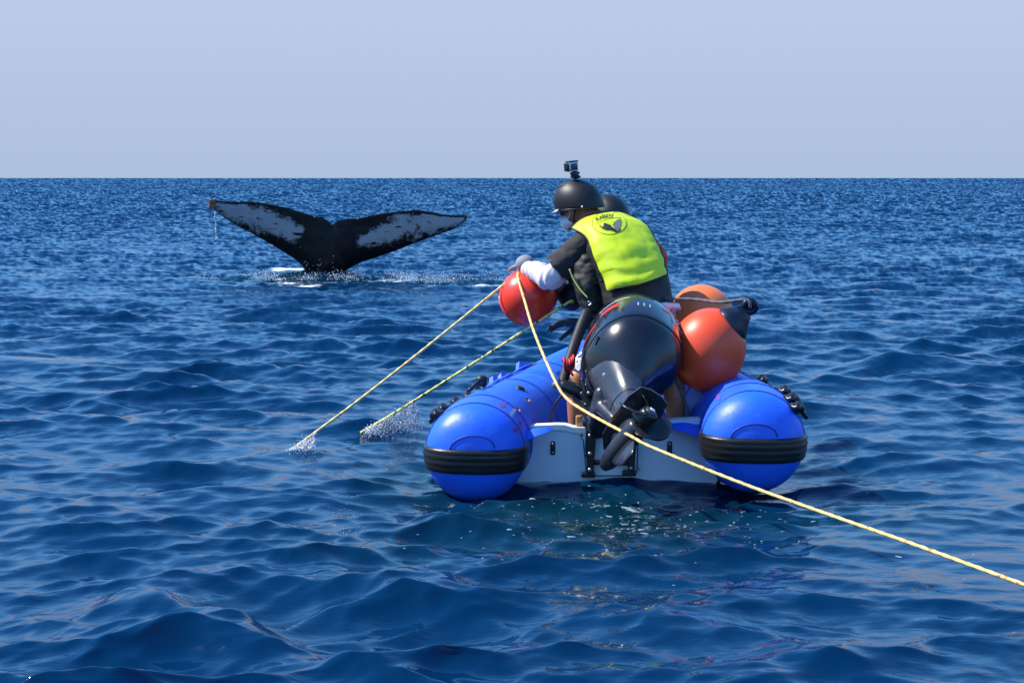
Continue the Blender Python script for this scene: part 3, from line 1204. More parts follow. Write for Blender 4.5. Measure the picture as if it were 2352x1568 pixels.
tr = mk('transom', transom(), M['transom'], boat, smooth=False)
cap_pts = []
for k in range(25):
    q = -0.50 + 1.0 * k / 24
    dip = 0.020 * (1 if abs(q) < 0.2 else max(0.0, 1 - (abs(q) - 0.2) / 0.06))
    cap_pts.append((q, 0.242 - dip))
rings = []
for q, z in cap_pts:
    rings.append([BP(q, TS - 0.012, z - 0.016), BP(q, TS - 0.010, z + 0.010), BP(q, TS + 0.055, z + 0.012), BP(q, TS + 0.057, z - 0.016)])
mk('top_capping', loft(rings), M['capwhite'], tr, autosmooth=40)


def plate(outline, s, th, bev=0.0):
    n = len(outline)
    v = [BP(q, s, z) for q, z in outline] + [BP(q, s - th, z) for q, z in outline]
    f = [tuple(range(n)), tuple(range(2 * n - 1, n - 1, -1))] + [((i + 1) % n, i, i + n, (i + 1) % n + n) for i in range(n)]
    return v, [tuple(reversed(x)) for x in f]


def bq(px, py):                                      # a point on the transom's face seen at a reference pixel
    d = W(px, py, 10) - Vector((0, 0, CAM_H))
    p0 = BP(0, TS, 0)
    t = (p0 - Vector((0, 0, CAM_H))).dot(B_FWD) / d.dot(B_FWD)
    w_ = Vector((0, 0, CAM_H)) + d * t - B_ORG
    q = w_.dot(B_RIGHT) / math.cos(ROLL)
    return q, w_.z + q * math.sin(ROLL)


pad = mk('motor_pad', plate([bq(*p) for p in ((1325, 985), (1340, 1012), (1347, 1080), (1354, 1091), (1452, 1091), (1463, 1082), (1466, 1010), (1470, 983))], TS - 0.0005, 0.008), M['transom'], tr, smooth=False)
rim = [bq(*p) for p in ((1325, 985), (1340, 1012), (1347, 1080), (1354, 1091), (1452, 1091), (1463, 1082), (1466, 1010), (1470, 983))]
mk('pad_edge', tube([BP(q, TS - 0.008, z) for q, z in rim], 0.0035, 6), mat('dark_edge_line', (0.10, 0.13, 0.16), 0.6), pad)  # thin dark line following the rim of the pad
for p in ((1336, 998), (1345, 1045), (1362, 1082), (1440, 1082)):
    q, z = bq(*p)
    mk('bolt', lathe(BP(q, TS - 0.008, z), -B_FWD, [(0, 0.006), (0.004, 0.006), (0.005, 0.001)], 10), M['strake'], pad)
for p in (1270, 1538):
    q, z = bq(p, 1028)
    e = mk('lashing_eye', box(BP(q, TS - 0.007, z), B_RIGHT * 0.012, B_FWD * 0.007, Vector((0, 0, 0.034)), 0.006), M['strake'], tr)
    for dz in (-0.022, 0.022):
        mk('rivet', ellipsoid(BP(q, TS - 0.015, z + dz), B_RIGHT * 0.006, B_FWD * 0.003, Vector((0, 0, 0.006)), 10, 6), M['alu'], e)

# leaf shaped blue flaps lying from the tubes over the transom corners
for side, spec in ((-1, ((1198, 998), (1268, 984), 0.030)), (1, ((1612, 982), (1533, 976), 0.034))):
    (ax, ay), (bx, by), wd = spec
    a, b = W(ax, ay, 7.36), W(bx, by, 7.38)
    rings = []
    for k in range(13):
        t = k / 12
        c = a.lerp(b, t) + Vector((0, 0, 0.012 * math.sin(math.pi * t)))
        wdt = wd * 2.0 * (math.sin(math.pi * min(0.5 + 0.47 * t, 1)) ** 0.7) if t > 0 else wd * 2.0
        rings.append([c + B_FWD * -wdt + Vector((0, 0, -wdt * 0.55)), c + Vector((0, 0, 0.006)), c + B_FWD * wdt, c + Vector((0, 0, -0.006))])
    mk('corner_flap', loft(rings), M['hypalon_flap'], boat, autosmooth=50)
# little white hook at the end of the right flap
mk('hook', stube([W(1540, 974, 7.32), W(1532, 980, 7.31), W(1534, 988, 7.31), W(1540, 993, 7.32)], 0.004, 8, 6), M['white'], boat)

# floor boards
v = [BP(q * (float(half_beam(s)) - 0.13), s, 0.045) for s in (0.5, 0.9, 1.3, 1.7, 2.0) for q in (-1, 1)]
v += [p - Vector((0, 0, 0.02)) for p in v]
n_ = 10
f = [(2 * i, 2 * i + 1, 2 * i + 3, 2 * i + 2) for i in range(4)] + [(n_ + 2 * i + 2, n_ + 2 * i + 3, n_ + 2 * i + 1, n_ + 2 * i) for i in range(4)]
f += [(0, n_, n_ + 1, 1), (8, 9, n_ + 9, n_ + 8)]
mk('floor', (v, f), M['deck'], boat, smooth=False)
# wooden block on the transom top by the left leg
mk('wooden_block', box(W(1331, 966, 7.50), Vector((.018, 0, 0)), Vector((0, .02, 0)), Vector((0, 0, .026)), 0.005), M['wood'], boat, autosmooth=40)
# thin patchy red and pale strips on the inner shoulders of both tubes
def hull_strip(side, s0, s1, ang0, wa, m, seed):
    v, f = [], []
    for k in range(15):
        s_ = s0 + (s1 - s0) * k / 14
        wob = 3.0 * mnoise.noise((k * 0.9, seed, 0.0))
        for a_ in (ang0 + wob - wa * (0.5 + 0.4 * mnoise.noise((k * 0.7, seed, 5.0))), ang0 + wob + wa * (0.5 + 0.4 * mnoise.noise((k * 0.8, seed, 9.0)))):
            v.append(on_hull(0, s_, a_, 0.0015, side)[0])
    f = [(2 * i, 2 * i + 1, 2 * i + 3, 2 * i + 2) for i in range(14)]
    mk('tube_strip', (v, f), m, hull)


STRIP_RED = mat('red_tube_strip', (0.34, 0.03, 0.10), 0.5, var=0.4, vscale=60, wear=((0.02, 0.12, 0.75), 30, 0.5))
STRIP_PALE = mat('pale_tube_strip', (0.30, 0.42, 0.72), 0.5, var=0.3, vscale=60, wear=((0.02, 0.12, 0.75), 34, 0.5))
hull_strip(1, 0.22, 0.40, -40, 5, STRIP_RED, 1.0)
hull_strip(-1, 0.24, 0.44, -28, 5, STRIP_RED, 2.0)
hull_strip(-1, 0.18, 0.42, -42, 5, STRIP_PALE, 3.0)
hull_strip(-1, 0.10, 0.30, -58, 5, STRIP_RED, 4.0)
# inflation valve on the port tube
p_, n_v, t_ = on_hull(0, 0.80, -22, 0.0, -1)
mk('air_valve', lathe(p_, n_v, [(-0.004, 0.026), (0.004, 0.026), (0.006, 0.020), (0.012, 0.019), (0.013, 0.004)], 20), M['black_plastic'], hull)
# repair patches on the port tube
for px, py in ((1190, 940), (1212, 918)):
    d = (W(px, py, 10) - Vector((0, 0, CAM_H))).normalized()
    p, nrm, _, _ = hull_bvh.ray_cast(Vector((0, 0, CAM_H)), d)
    if p is not None:
        t = (B_FWD - nrm * B_FWD.dot(nrm)).normalized()
        st = t.cross(nrm)
        mk('glue_patch', box(p, t * 0.022, st * 0.011, nrm * 0.002, 0.001), mat('old_glue', (0.28, 0.15, 0.12), 0.6, var=0.3), hull)

# ------------------------------------------------------------------ outboard motor, tilted up
MO = W(1437, 869, 7.45)
MU = Vector((0.075, 0.93, 0.36)).normalized()
a0 = Vector((0, -0.36, 0.93))
a0 = (a0 - MU * a0.dot(MU)).normalized()
r0 = a0.cross(MU) * -1
r0 = MU.cross(a0)
if r0.x < 0:
    r0 = -r0
TW = R(34)
MA = (a0 * math.cos(TW) + r0 * math.sin(TW)).normalized()       # aft (up and right in the picture)
MR = (r0 * math.cos(TW) - a0 * math.sin(TW)).normalized()       # starboard


def MP(r, a, u):
    return MO + MR * r + MA * a + MU * u


motor = thing('outboard_motor', 'black outboard motor tilted up on the white transom', 'outboard motor', BP(0, TS, 0.2))


def egg(u, sc_, da=0.0, n=48, hw=0.232, ha=0.285, e=2.15):
    out = []
    for k in range(n):
        ph = 2 * math.pi * k / n
        c, s = math.cos(ph), math.sin(ph)
        cc = abs(c) ** (2 / e) * (1 if c > 0 else -1)
        ss = abs(s) ** (2 / e) * (1 if s > 0 else -1)
        out.append(MP(hw * sc_ * ss * (1 + 0.10 * cc), ha * sc_ * cc + da, u))
    return out


cowl_sec = [(0.10, 0.985, 0.03), (0.13, 1.0, 0.03), (0.22, 1.0, 0.03), (0.32, 0.97, 0.03), (0.42, 0.90, 0.02), (0.50, 0.79, 0.01), (0.555, 0.62, 0.0), (0.585, 0.40, 0.0), (0.595, 0.15, 0.0)]


def sm(sec, per=5):
    return [tuple(map(float, q)) for q in catmull(sec, per)]


cw = mk('cowl', loft([egg(u, s, d) for u, s, d in sm(cowl_sec)]), M['cowl'], motor)
pan_sec = [(0.094, 0.985, 0.03), (0.06, 0.965, 0.03), (0.02, 0.90, 0.032), (-0.02, 0.80, 0.035), (-0.06, 0.66, 0.04), (-0.10, 0.50, 0.045), (-0.14, 0.36, 0.045), (-0.17, 0.24, 0.04)]
pn = mk('lower_pan', loft([egg(u, s, d) for u, s, d in sm(pan_sec)]), M['pan'], motor)
mk('cowl_seam', loft([egg(0.092, 0.992, 0.03), egg(0.092, 0.965, 0.03), egg(0.102, 0.965, 0.03), egg(0.102, 0.992, 0.03)], False), M['strake'], motor)
pan_bvh = bvh(loft([egg(u, s, d) for u, s, d in sm(pan_sec)]))
cowl_bvh = bvh(loft([egg(u, s, d) for u, s, d in sm(cowl_sec)]))
# exhaust trunk: the paler smooth housing that runs from the pan into the leg


def sec(u, hr, a_f, a_b, dr=0.0, n=28, e=2.3):
    """section of the leg: half width hr, from a_f (front) to a_b (aft)"""
    c, h = (a_f + a_b) / 2, (a_b - a_f) / 2
    out = []
    for k in range(n):
        ph = 2 * math.pi * k / n
        cc, ss = math.cos(ph), math.sin(ph)
        out.append(MP(dr + hr * abs(ss) ** (2 / e) * (1 if ss > 0 else -1), c + h * abs(cc) ** (2 / e) * (1 if cc > 0 else -1), u))
    return out


tk = [(0.00, 0.150, -0.20, 0.20, -0.03), (-0.05, 0.132, -0.16, 0.165, -0.03), (-0.10, 0.108, -0.125, 0.14, -0.026), (-0.17, 0.080, -0.10, 0.115, -0.016), (-0.24, 0.060, -0.085, 0.10, -0.006), (-0.32, 0.050, -0.075, 0.092, 0.0), (-0.38, 0.046, -0.072, 0.088, 0.0)]
mk('exhaust_trunk', loft([sec(*q) for q in sm(tk)]), M['trunk'], motor)
mk('trunk_joint', loft([sec(-0.268, 0.0575, -0.083, 0.099, -0.004), sec(-0.272, 0.0575, -0.083, 0.099, -0.004)]), M['strake'], motor)
lg = [(-0.384, 0.052, -0.085, 0.10, 0.0), (-0.44, 0.046, -0.085, 0.10, 0.0), (-0.49, 0.042, -0.09, 0.10, 0.0), (-0.55, 0.038, -0.085, 0.09, 0.0), (-0.60, 0.034, -0.08, 0.08, 0.0)]
mk('drive_leg', loft([sec(*q) for q in sm(lg)]), M['leg'], motor)
# anti-ventilation plate
out = [(-0.020, -0.14), (-0.07, -0.08), (-0.088, 0.02), (-0.092, 0.16), (-0.075, 0.23), (-0.03, 0.245), (0.03, 0.245), (0.075, 0.23), (0.092, 0.16), (0.088, 0.02), (0.07, -0.08), (0.02, -0.14)]
n_ = len(out)
v = [MP(r, a, -0.505) for r, a in out] + [MP(r, a, -0.493) for r, a in out]
f = [tuple(range(n_)), tuple(range(2 * n_ - 1, n_ - 1, -1))] + [((i + 1) % n_, i, i + n_, (i + 1) % n_ + n_) for i in range(n_)]
mk('anti_ventilation_plate', (v, f), M['leg'], motor, smooth=False)
out2 = [(r * 0.72, a * 0.8 - 0.005) for r, a in out]
v = [MP(r, a, -0.452) for r, a in out2] + [MP(r, a, -0.440) for r, a in out2]
mk('splash_plate', (v, f), M['leg'], motor, smooth=False)
# gearcase torpedo and skeg
tor = [(-0.175, 0.004), (-0.165, 0.022), (-0.14, 0.036), (-0.10, 0.046), (-0.03, 0.052), (0.05, 0.052), (0.10, 0.050), (0.125, 0.046)]
gc = mk('gearcase', lathe(MP(0, 0, -0.615), MA, tor, 28, MU), M['leg'], motor)
sk = []
for t, (af, ab, hr) in ((0, (-0.10, 0.085, 0.014)), (0.4, (-0.075, 0.08, 0.011)), (0.8, (-0.035, 0.074, 0.008)), (1.0, (0.0, 0.066, 0.005))):
    u = -0.65 - 0.145 * t
    sk.append(sec(u, hr, af, ab, 0, 20, 2.0))
mk('skeg', loft(sk), M['leg'], motor)
# propeller: hub and three broad blades
pr = mk('propeller', lathe(MP(0, 0.128, -0.615), MA, [(0, 0.046), (0.02, 0.047), (0.06, 0.042), (0.075, 0.038), (0.078, 0.030), (0.070, 0.028)], 28), M['black_plastic'], motor)
mk('hub_cap', lathe(MP(0, 0.204, -0.615), MA, [(-0.012, 0.030), (0.004, 0.028), (0.010, 0.018), (0.012, 0.004)], 24), mat('hub_grey', (0.05, 0.06, 0.06), 0.4), pr)
mk('hub_label', box(MP(0.0, 0.217, -0.615), MR * 0.012, MU * 0.011, MA * 0.0015, 0.001), M['white'], pr)
for b_ in range(3):
    th0 = 2 * math.pi * (b_ / 3 + 0.19)
    rows_ = []
    for i in range(9):
        t = i / 8
        rad = 0.036 + 0.104 * t
        wdt = (0.55 + 0.75 * math.sin(math.pi * (0.15 + 0.72 * t))) * 0.74 * (1 if t < 0.85 else max(0.30, 1 - (t - 0.85) * 4.2))
        ring = []
        for sgn in (1, -1):
            for j in range(7):
                wv = (j / 6 - 0.5) * (2 if sgn > 0 else -2)
                th = th0 + wv * wdt
                pitch = wv * wdt * 0.050 + 0.038
                thick = 0.005 * (1 - wv * wv) + 0.0012
                ring.append(MP(0, 0.128 + pitch + sgn * thick, -0.615) + MR * (rad * math.cos(th)) + MU * (rad * math.sin(th)))
        rows_.append(ring)
    mk('blade', loft(rows_), M['black_plastic'], pr)
# clamp bracket fixed to the transom, swivel block and steering bits (the dark works at the left)
br = []
for px in (1358, 1452):
    q, z = bq(px, 1000)
    o_ = [(q - 0.022, 0.235), (q + 0.022, 0.27), (q + 0.024, 0.16), (q + 0.016, 0.06), (q + 0.014, 0.0), (q - 0.020, -0.012), (q - 0.018, 0.06), (q - 0.028, 0.14)]
    b1 = mk('clamp_bracket', plate(o_, TS - 0.010, 0.05), M['strake'], motor, smooth=False)
    mk('bracket_foot', box(BP(q - 0.012, TS - 0.03, 0.0), B_RIGHT * 0.034, B_FWD * 0.016, Vector((0, 0, 0.014)), 0.006), M['strake'], b1, autosmooth=40)
    for dz in (0.20, 0.11, 0.03):
        mk('bolt', lathe(BP(q - 0.003, TS - 0.062, dz), -B_FWD, [(-0.004, 0.010), (0.006, 0.010), (0.009, 0.006), (0.010, 0.001)], 8), M['alu'], b1)
mk('bracket_brace', box(BP((bq(1358, 1000)[0] + bq(1452, 1000)[0]) / 2, TS - 0.03, 0.055), B_RIGHT * 0.095, B_FWD * 0.012, Vector((0, 0, 0.011)), 0.004), M['strake'], motor, autosmooth=40)
mk('swivel_block', union([tube([W(1372, 985, 7.40), W(1378, 945, 7.36), W(1384, 905, 7.36)], [0.050, 0.055, 0.046], 16, dome=True), tube([W(1350, 968, 7.42), W(1455, 975, 7.42)], 0.034, 14, dome=True),
                          tube([W(1380, 930, 7.36), W(1415, 965, 7.20)], [0.046, 0.04], 14, dome=True)], 0.009, 3), M['leg'], motor)
for (a, b, r_) in (((1338, 905), (1372, 950), 0.016), ((1348, 885), (1378, 915), 0.013), ((1356, 880), (1390, 900), 0.010), ((1345, 930), (1380, 925), 0.012)):
    mk('linkage_rod', tube([W(a[0], a[1], 7.42), W(b[0], b[1], 7.40)], r_, 10, dome=True), M['strake'], motor)
for (px, py) in ((1352, 902), (1366, 916), (1374, 938), (1360, 940), (1385, 952), (1392, 985), (1402, 1000)):
    mk('bolt', ellipsoid(W(px, py, 7.36), Vector((.009, 0, 0)), Vector((0, .007, 0)), Vector((0, 0, .009)), 10, 6), M['alu'], motor)
mk('cable', stube([W(1336, 868, 7.46), W(1346, 905, 7.42), W(1362, 935, 7.40), W(1372, 955, 7.40)], 0.008, 8), M['strake'], motor)
mk('cable', stube([W(1346, 850, 7.44), W(1356, 888, 7.40), W(1378, 915, 7.38)], 0.006, 8), M['strake'], motor)
mk('fuel_hose', stube([W(1290, 908, 7.55), W(1275, 930, 7.55), W(1266, 955, 7.56), W(1264, 985, 7.57), W(1266, 1005, 7.58)], 0.007, 8), M['black_plastic'], motor)
# tiller grip and the raised extension bar
tl = mk('tiller_arm', stube([W(1378, 905, 7.50), W(1345, 905, 7.50), W(1315, 895, 7.50), W(1296, 888, 7.50)], [0.032, 0.036, 0.040, 0.034], 16, 6, dome=True), M['strake'], motor)
mk('tiller_end', tube([W(1292, 887, 7.49), W(1276, 884, 7.49)], [0.021, 0.019], 14, dome=True), mat('worn_grip_end', (0.12, 0.13, 0.14), 0.4), tl)
mk('tiller_lever', tube([W(1322, 915, 7.48), W(1390, 955, 7.40)], [0.016, 0.012], 10, dome=True), M['strake'], tl)
mk('extension_bar', stube([W(1292, 882, 7.54), W(1305, 835, 7.60), W(1322, 785, 7.68), W(1346, 720, 7.80)], [0.026, 0.026, 0.028, 0.028], 14, 6, dome=True), M['wetsuit'], motor)
coil = []
for k in range(60):
    t = k / 59
    c = W(1293 + 26 * t, 832 + 6 * math.sin(5 * t), 7.56)
    coil.append(c + Vector((0.006 * math.sin(3 * t), 0.030 * math.cos(2 * math.pi * 5 * t), 0.024 * math.sin(2 * math.pi * 5 * t))))
coil += [W(1318, 842, 7.55), W(1310, 852, 7.54), W(1316, 862, 7.52)]
mk('kill_cord', tube(coil, 0.0065, 7), M['kill_red'], motor)


def cowl_strip(name, m, ph0, ph1, u0, u1, k=14):
    """thin printed strip lying on the cowl between two angles (0 = aft, + = starboard) and heights"""
    v, f = [], []
    for i in range(k + 1):
        ph = R(ph0 + (ph1 - ph0) * i / k)
        d = MR * math.sin(ph) + MA * math.cos(ph)
        for u in (u0, u1):
            o_ = MP(0, 0.03, u)
            p, nrm, _, _ = cowl_bvh.ray_cast(o_ + d * 0.8, -d)
            v.append((p if p is not None else o_ + d * 0.25) + d * 0.0015)
    f = [(2 * i, 2 * i + 1, 2 * i + 3, 2 * i + 2) for i in range(k)]
    return mk(name, (v, f), m, cw)


cowl_strip('red_stripe', M['decal_red'], -72, -48, 0.23, 0.27)
cowl_strip('pale_line', M['decal_white'], -76, -36, 0.30, 0.312)
cowl_strip('red_stripe', M['decal_red'], -120, -80, 0.20, 0.225)
for k in range(3):
    cowl_strip('pale_mark', M['decal_white'], -28 + 6 * k, -26.6 + 6 * k, 0.20, 0.235, 3)
cowl_strip('red_spot', M['decal_red'], 0, 8, 0.25, 0.28)
for k in range(5):
    cowl_strip('pale_letter', M['decal_white'], 12 + 5 * k, 15 + 5 * k, 0.20, 0.235, 3)
# latch slot on the pan
d = (W(1371, 782, 10) - Vector((0, 0, CAM_H))).normalized()
p, nrm, _, _ = pan_bvh.ray_cast(Vector((0, 0, CAM_H)), d)
if p is not None:
    t = (Vector((0.6, 0, 0.8)) - nrm * Vector((0.6, 0, 0.8)).dot(nrm)).normalized()
    mk('latch_slot', box(p, t * 0.020, t.cross(nrm) * 0.009, nrm * 0.003, 0.002), M['strake'], pn)
d = (W(1388, 860, 10) - Vector((0, 0, CAM_H))).normalized()
mk('pale_tab', box(W(1389, 862, 7.33), Vector((.007, 0, .004)), Vector((0, .004, 0)), Vector((-.004, 0, .010)), 0.002), M['white'], motor)

# ------------------------------------------------------------------ buoys
def buoy(name, label, c, axis, r, m, stretch=1.1, sz=1.0):
    axis = axis.normalized()
    t = thing(name, label, 'buoy', c - Vector((0, 0, r)))
    prof = []
    for k in range(26):
        th = math.pi * (1 - k / 25 * 0.835)
        z = math.cos(th)
        rr = math.sin(th)
        zz = z * r * (stretch if z > 0 else 1.0)
        prof.append((zz, max(rr * r, 0.002)))
    def tall(vf):
        return [Vector((p.x, p.y, c.z + (p.z - c.z) * sz)) for p in vf[0]], vf[1]
    body = mk('buoy_body', tall(lathe(c, axis, prof, 40)), m, t)
    z1, r1 = prof[-1]
    cap = [(z1 - 0.004, r1 * 1.012), (z1 + 0.004, r1 * 1.012), (z1 + 0.16 * r, r1 * 0.80), (z1 + 0.34 * r, r1 * 0.56), (z1 + 0.48 * r, r1 * 0.42)]
    mk('end_cap', tall(lathe(c, axis, cap, 32)), M['buoy_cap'], t)
    # flat eye with a hole
    ce = c + axis * (z1 + 0.62 * r)
    ce.z = c.z + (ce.z - c.z) * sz
    side = axis.cross(Vector((0.25, -1, 0.1))).normalized()
    nr = axis.cross(side)
    ring = []
    for k in range(24):
        a = 2 * math.pi * k / 24
        rd = axis * math.cos(a) + side * math.sin(a)
        ring.append([ce + rd * (r * 0.155) + (rd * math.cos(2 * math.pi * j / 8) + nr * math.sin(2 * math.pi * j / 8)) * (r * 0.095) for j in range(8)])
    ring.append(ring[0])
    e = mk('eye', loft(ring, False), M['buoy_cap'], t)
    # moulded seam line round the body
    sa = axis.orthogonal().normalized()
    sb = axis.cross(sa)
    ring_ = [c + (axis * math.cos(2 * math.pi * k / 48) * 1.0 + sa * math.sin(2 * math.pi * k / 48)) * r * 1.0 for k in range(30)]
    ring_ = [p for p in ring_ if (p - c).dot(axis) < 0.55 * r]
    ring_ = [Vector((p.x, p.y, c.z + (p.z - c.z) * sz)) for p in ring_]
    if len(ring_) > 3:
        mk('mould_seam', tube(ring_, 0.0022, 6), m, body)
    return t, ce


buoy('ball_buoy', 'round bright red buoy held at the left by the gloved hands', W(1213, 683, 8.36), Vector((0.80, 0.25, 0.30)), 0.160, M['buoy_red'], 1.0)
_, EYE = buoy('pear_buoy', 'large red pear-shaped buoy with black eye resting on the right tube', W(1624, 806, 7.66), Vector((0.66, -0.15, 0.66)), 0.186, M['buoy_big'], 1.10, 1.12)
buoy('pear_buoy', 'orange buoy with dark smudges, behind the large red buoy', W(1610, 728, 8.40), Vector((0.6, 0.55, -0.5)), 0.180, M['buoy_orange'], 1.1)

# ------------------------------------------------------------------ ropes
def rope(name, label, pts, r, m, per=14, lay=0.0):
    q = catmull([tuple(p) for p in pts], per)
    pts = [Vector(p) for p in q]
    dense = []
    for i in range(len(pts) - 1):
        L_ = (pts[i + 1] - pts[i]).length
        n = max(1, int(L_ / 0.012))
        for k in range(n):
            dense.append(pts[i].lerp(pts[i + 1], k / n))
    dense.append(pts[-1])
    fr = frames(dense)
    rings = []
    acc = 0.0
    for i, (p, t, nn, bb) in enumerate(fr):
        if i:
            acc += (p - fr[i - 1][0]).length
        tw = acc / 0.055 * 2 * math.pi / 3
        ring = []
        for k in range(9):
            a = 2 * math.pi * k / 9
            rr = r * (0.90 + 0.13 * math.cos(3 * (a - tw)))           # three laid strands
            ring.append(p + nn * (rr * math.cos(a)) + bb * (rr * math.sin(a)))
        rings.append(ring)
    o = mk(name, loft(rings), m, origin=pts[0])
    return tag(o, label, 'rope')


e1 = WZ(664, 1037, 0.0)
hand1 = W(1192, 626, 8.34)
rope('rope', 'yellow rope running from the grey glove down into the sea at left', [hand1 + Vector((0.03, 0.04, 0.0)), hand1, hand1.lerp(e1, 0.35) + Vector((0, 0, -0.012)), hand1.lerp(e1, 0.7) + Vector((0, 0, -0.015)), e1, e1 + (e1 - hand1) * 0.12], 0.0080, M['rope'])
rope('rope', 'long yellow rope from the grey glove past the tiller to the lower right', [hand1 + Vector((0.02, 0.03, -0.01)), W(1189, 632, 8.28), W(1205, 690, 8.12), W(1228, 765, 7.86), W(1272, 868, 7.47), W(1300, 913, 7.36), W(1345, 945, 7.20),
                       W(1450, 1002, 6.78), W(1500, 1028, 6.66), W(1700, 1108, 6.28), W(1900, 1180, 5.90), W(2100, 1250, 5.50), W(2352, 1342, 5.05), W(2480, 1388, 4.95), W(2700, 1465, 4.8), W(2900, 1530, 4.75)], 0.0080, M['rope'])
e2 = WZ(838, 988, 0.01)
h2 = W(1292, 703, 8.20)
rope('rope', 'yellow-green rope with black flecks running from the dark glove into the sea', [h2 + Vector((0.06, 0.03, 0.02)), h2, h2.lerp(e2, 0.4) + Vector((0, 0, -0.006)), h2.lerp(e2, 0.8) + Vector((0, 0, -0.008)), e2, e2 + (e2 - h2) * 0.05, e2 + (e2 - h2) * 0.12, e2 + (e2 - h2) * 0.3], 0.0080, M['rope_fleck'])
eye = EYE
rope('mooring_line', 'dark grey braided line tied from the waist to the red buoy eye', [W(1515, 684, 7.92), W(1545, 686, 7.86), W(1600, 688, 7.80), W(1655, 694, 7.68), eye + Vector((-0.02, -0.01, 0.035)), eye + Vector((0.0, -0.02, 0.0)), eye + Vector((-0.01, 0.02, -0.005))], 0.0095, M['cord_grey'])
rope('cord', 'thin knotted dark cord hanging beside the right leg', [W(1552, 870, 7.62), W(1562, 895, 7.62), W(1572, 920, 7.62), W(1580, 945, 7.60), W(1578, 968, 7.60)], 0.0085, M['cord_grey'])

# ------------------------------------------------------------------ people
def wrinkle(amp, sx, seed):
    def g(p, n):
        return amp * (mnoise.noise((p.x * sx + seed, p.y * sx, p.z * sx * 1.7)) + 0.5 * mnoise.noise((p.x * sx * 2.3, p.y * sx * 2.3 + seed, p.z * sx * 3.5)))
    return g


def hand_parts(wrist, d, n, curl, thumb_side=1, spread=6.0, size=1.0):
    """palm, four unequal fingers and a thumb; d towards the fingertips, n out of the palm"""
    d = d.normalized()
    n = (n - d * n.dot(d)).normalized()
    s = d.cross(n) * thumb_side                       # towards the thumb
    z = size
    parts = [torso([(wrist - d * 0.02 * z, s * 0.028 * z, n * 0.020 * z), (wrist + d * 0.015 * z, s * 0.030 * z, n * 0.020 * z), (wrist + d * 0.05 * z, s * 0.040 * z, n * 0.019 * z),
                    (wrist + d * 0.085 * z, s * 0.042 * z, n * 0.016 * z), (wrist + d * 0.10 * z, s * 0.038 * z, n * 0.012 * z)], 18)]
    for k, (off, ln) in enumerate(((0.032, 0.075), (0.011, 0.086), (-0.011, 0.080), (-0.031, 0.062))):
        base = wrist + d * 0.088 * z + s * off * z
        a = R(spread * (1.5 - k))
        fd = d * math.cos(a) + s * math.sin(a)
        pts = [base - fd * 0.02, base]
        p, ang = base, 0
        for seg, c in ((0.42, curl * 0.8), (0.32, curl), (0.26, curl * 0.8)):
            ang += c
            p = p + (fd * math.cos(R(ang)) + n * math.sin(R(ang))) * ln * seg * z
            pts.append(p)
        parts.append(stube(pts, [0.0105 * z, 0.0105 * z, 0.0098 * z, 0.009 * z, 0.0082 * z], 9, 4, dome=True))
    tb = wrist + d * 0.025 * z + s * 0.026 * z
    parts.append(stube([tb, tb + (d * 0.6 + s * 0.7 + n * 0.2) * 0.035 * z, tb + (d * 0.9 + s * 0.8 + n * 0.5) * 0.058 * z, tb + (d * 1.2 + s * 0.75 + n * 0.8) * 0.072 * z], [0.014 * z, 0.013 * z, 0.011 * z, 0.009 * z], 9, 4, dome=True))
    return parts


def head_parts(c, fd, up):
    """skull, jaw, nose, ears; fd facing direction"""
    fd = fd.normalized()
    up = (up - fd * up.dot(fd)).normalized()
    rt = fd.cross(up)
    P = [ellipsoid(c + up * 0.03 - fd * 0.01, rt * 0.076, fd * 0.095, up * 0.088),
         ellipsoid(c - up * 0.035 + fd * 0.028, rt * 0.060, fd * 0.066, up * 0.075),
         ellipsoid(c - up * 0.085 + fd * 0.055, rt * 0.034, fd * 0.030, up * 0.026),
         tube([c + fd * 0.088 + up * 0.015, c + fd * 0.112 - up * 0.022, c + fd * 0.094 - up * 0.036], [0.010, 0.016, 0.012], 10, dome=True),
         ellipsoid(c + fd * 0.084 - up * 0.066, rt * 0.024, fd * 0.012, up * 0.010),
         ellipsoid(c + fd * 0.080 + up * 0.028, rt * 0.050, fd * 0.014, up * 0.012)]
    for sg in (-1, 1):
        P.append(ellipsoid(c + rt * (0.079 * sg) - up * 0.012 - fd * 0.008, rt * 0.012, fd * 0.020, up * 0.033))
        P.append(ellipsoid(c + rt * (0.030 * sg) + fd * 0.080 + up * 0.010, rt * 0.014, fd * 0.010, up * 0.010))
    return P, rt, up, fd


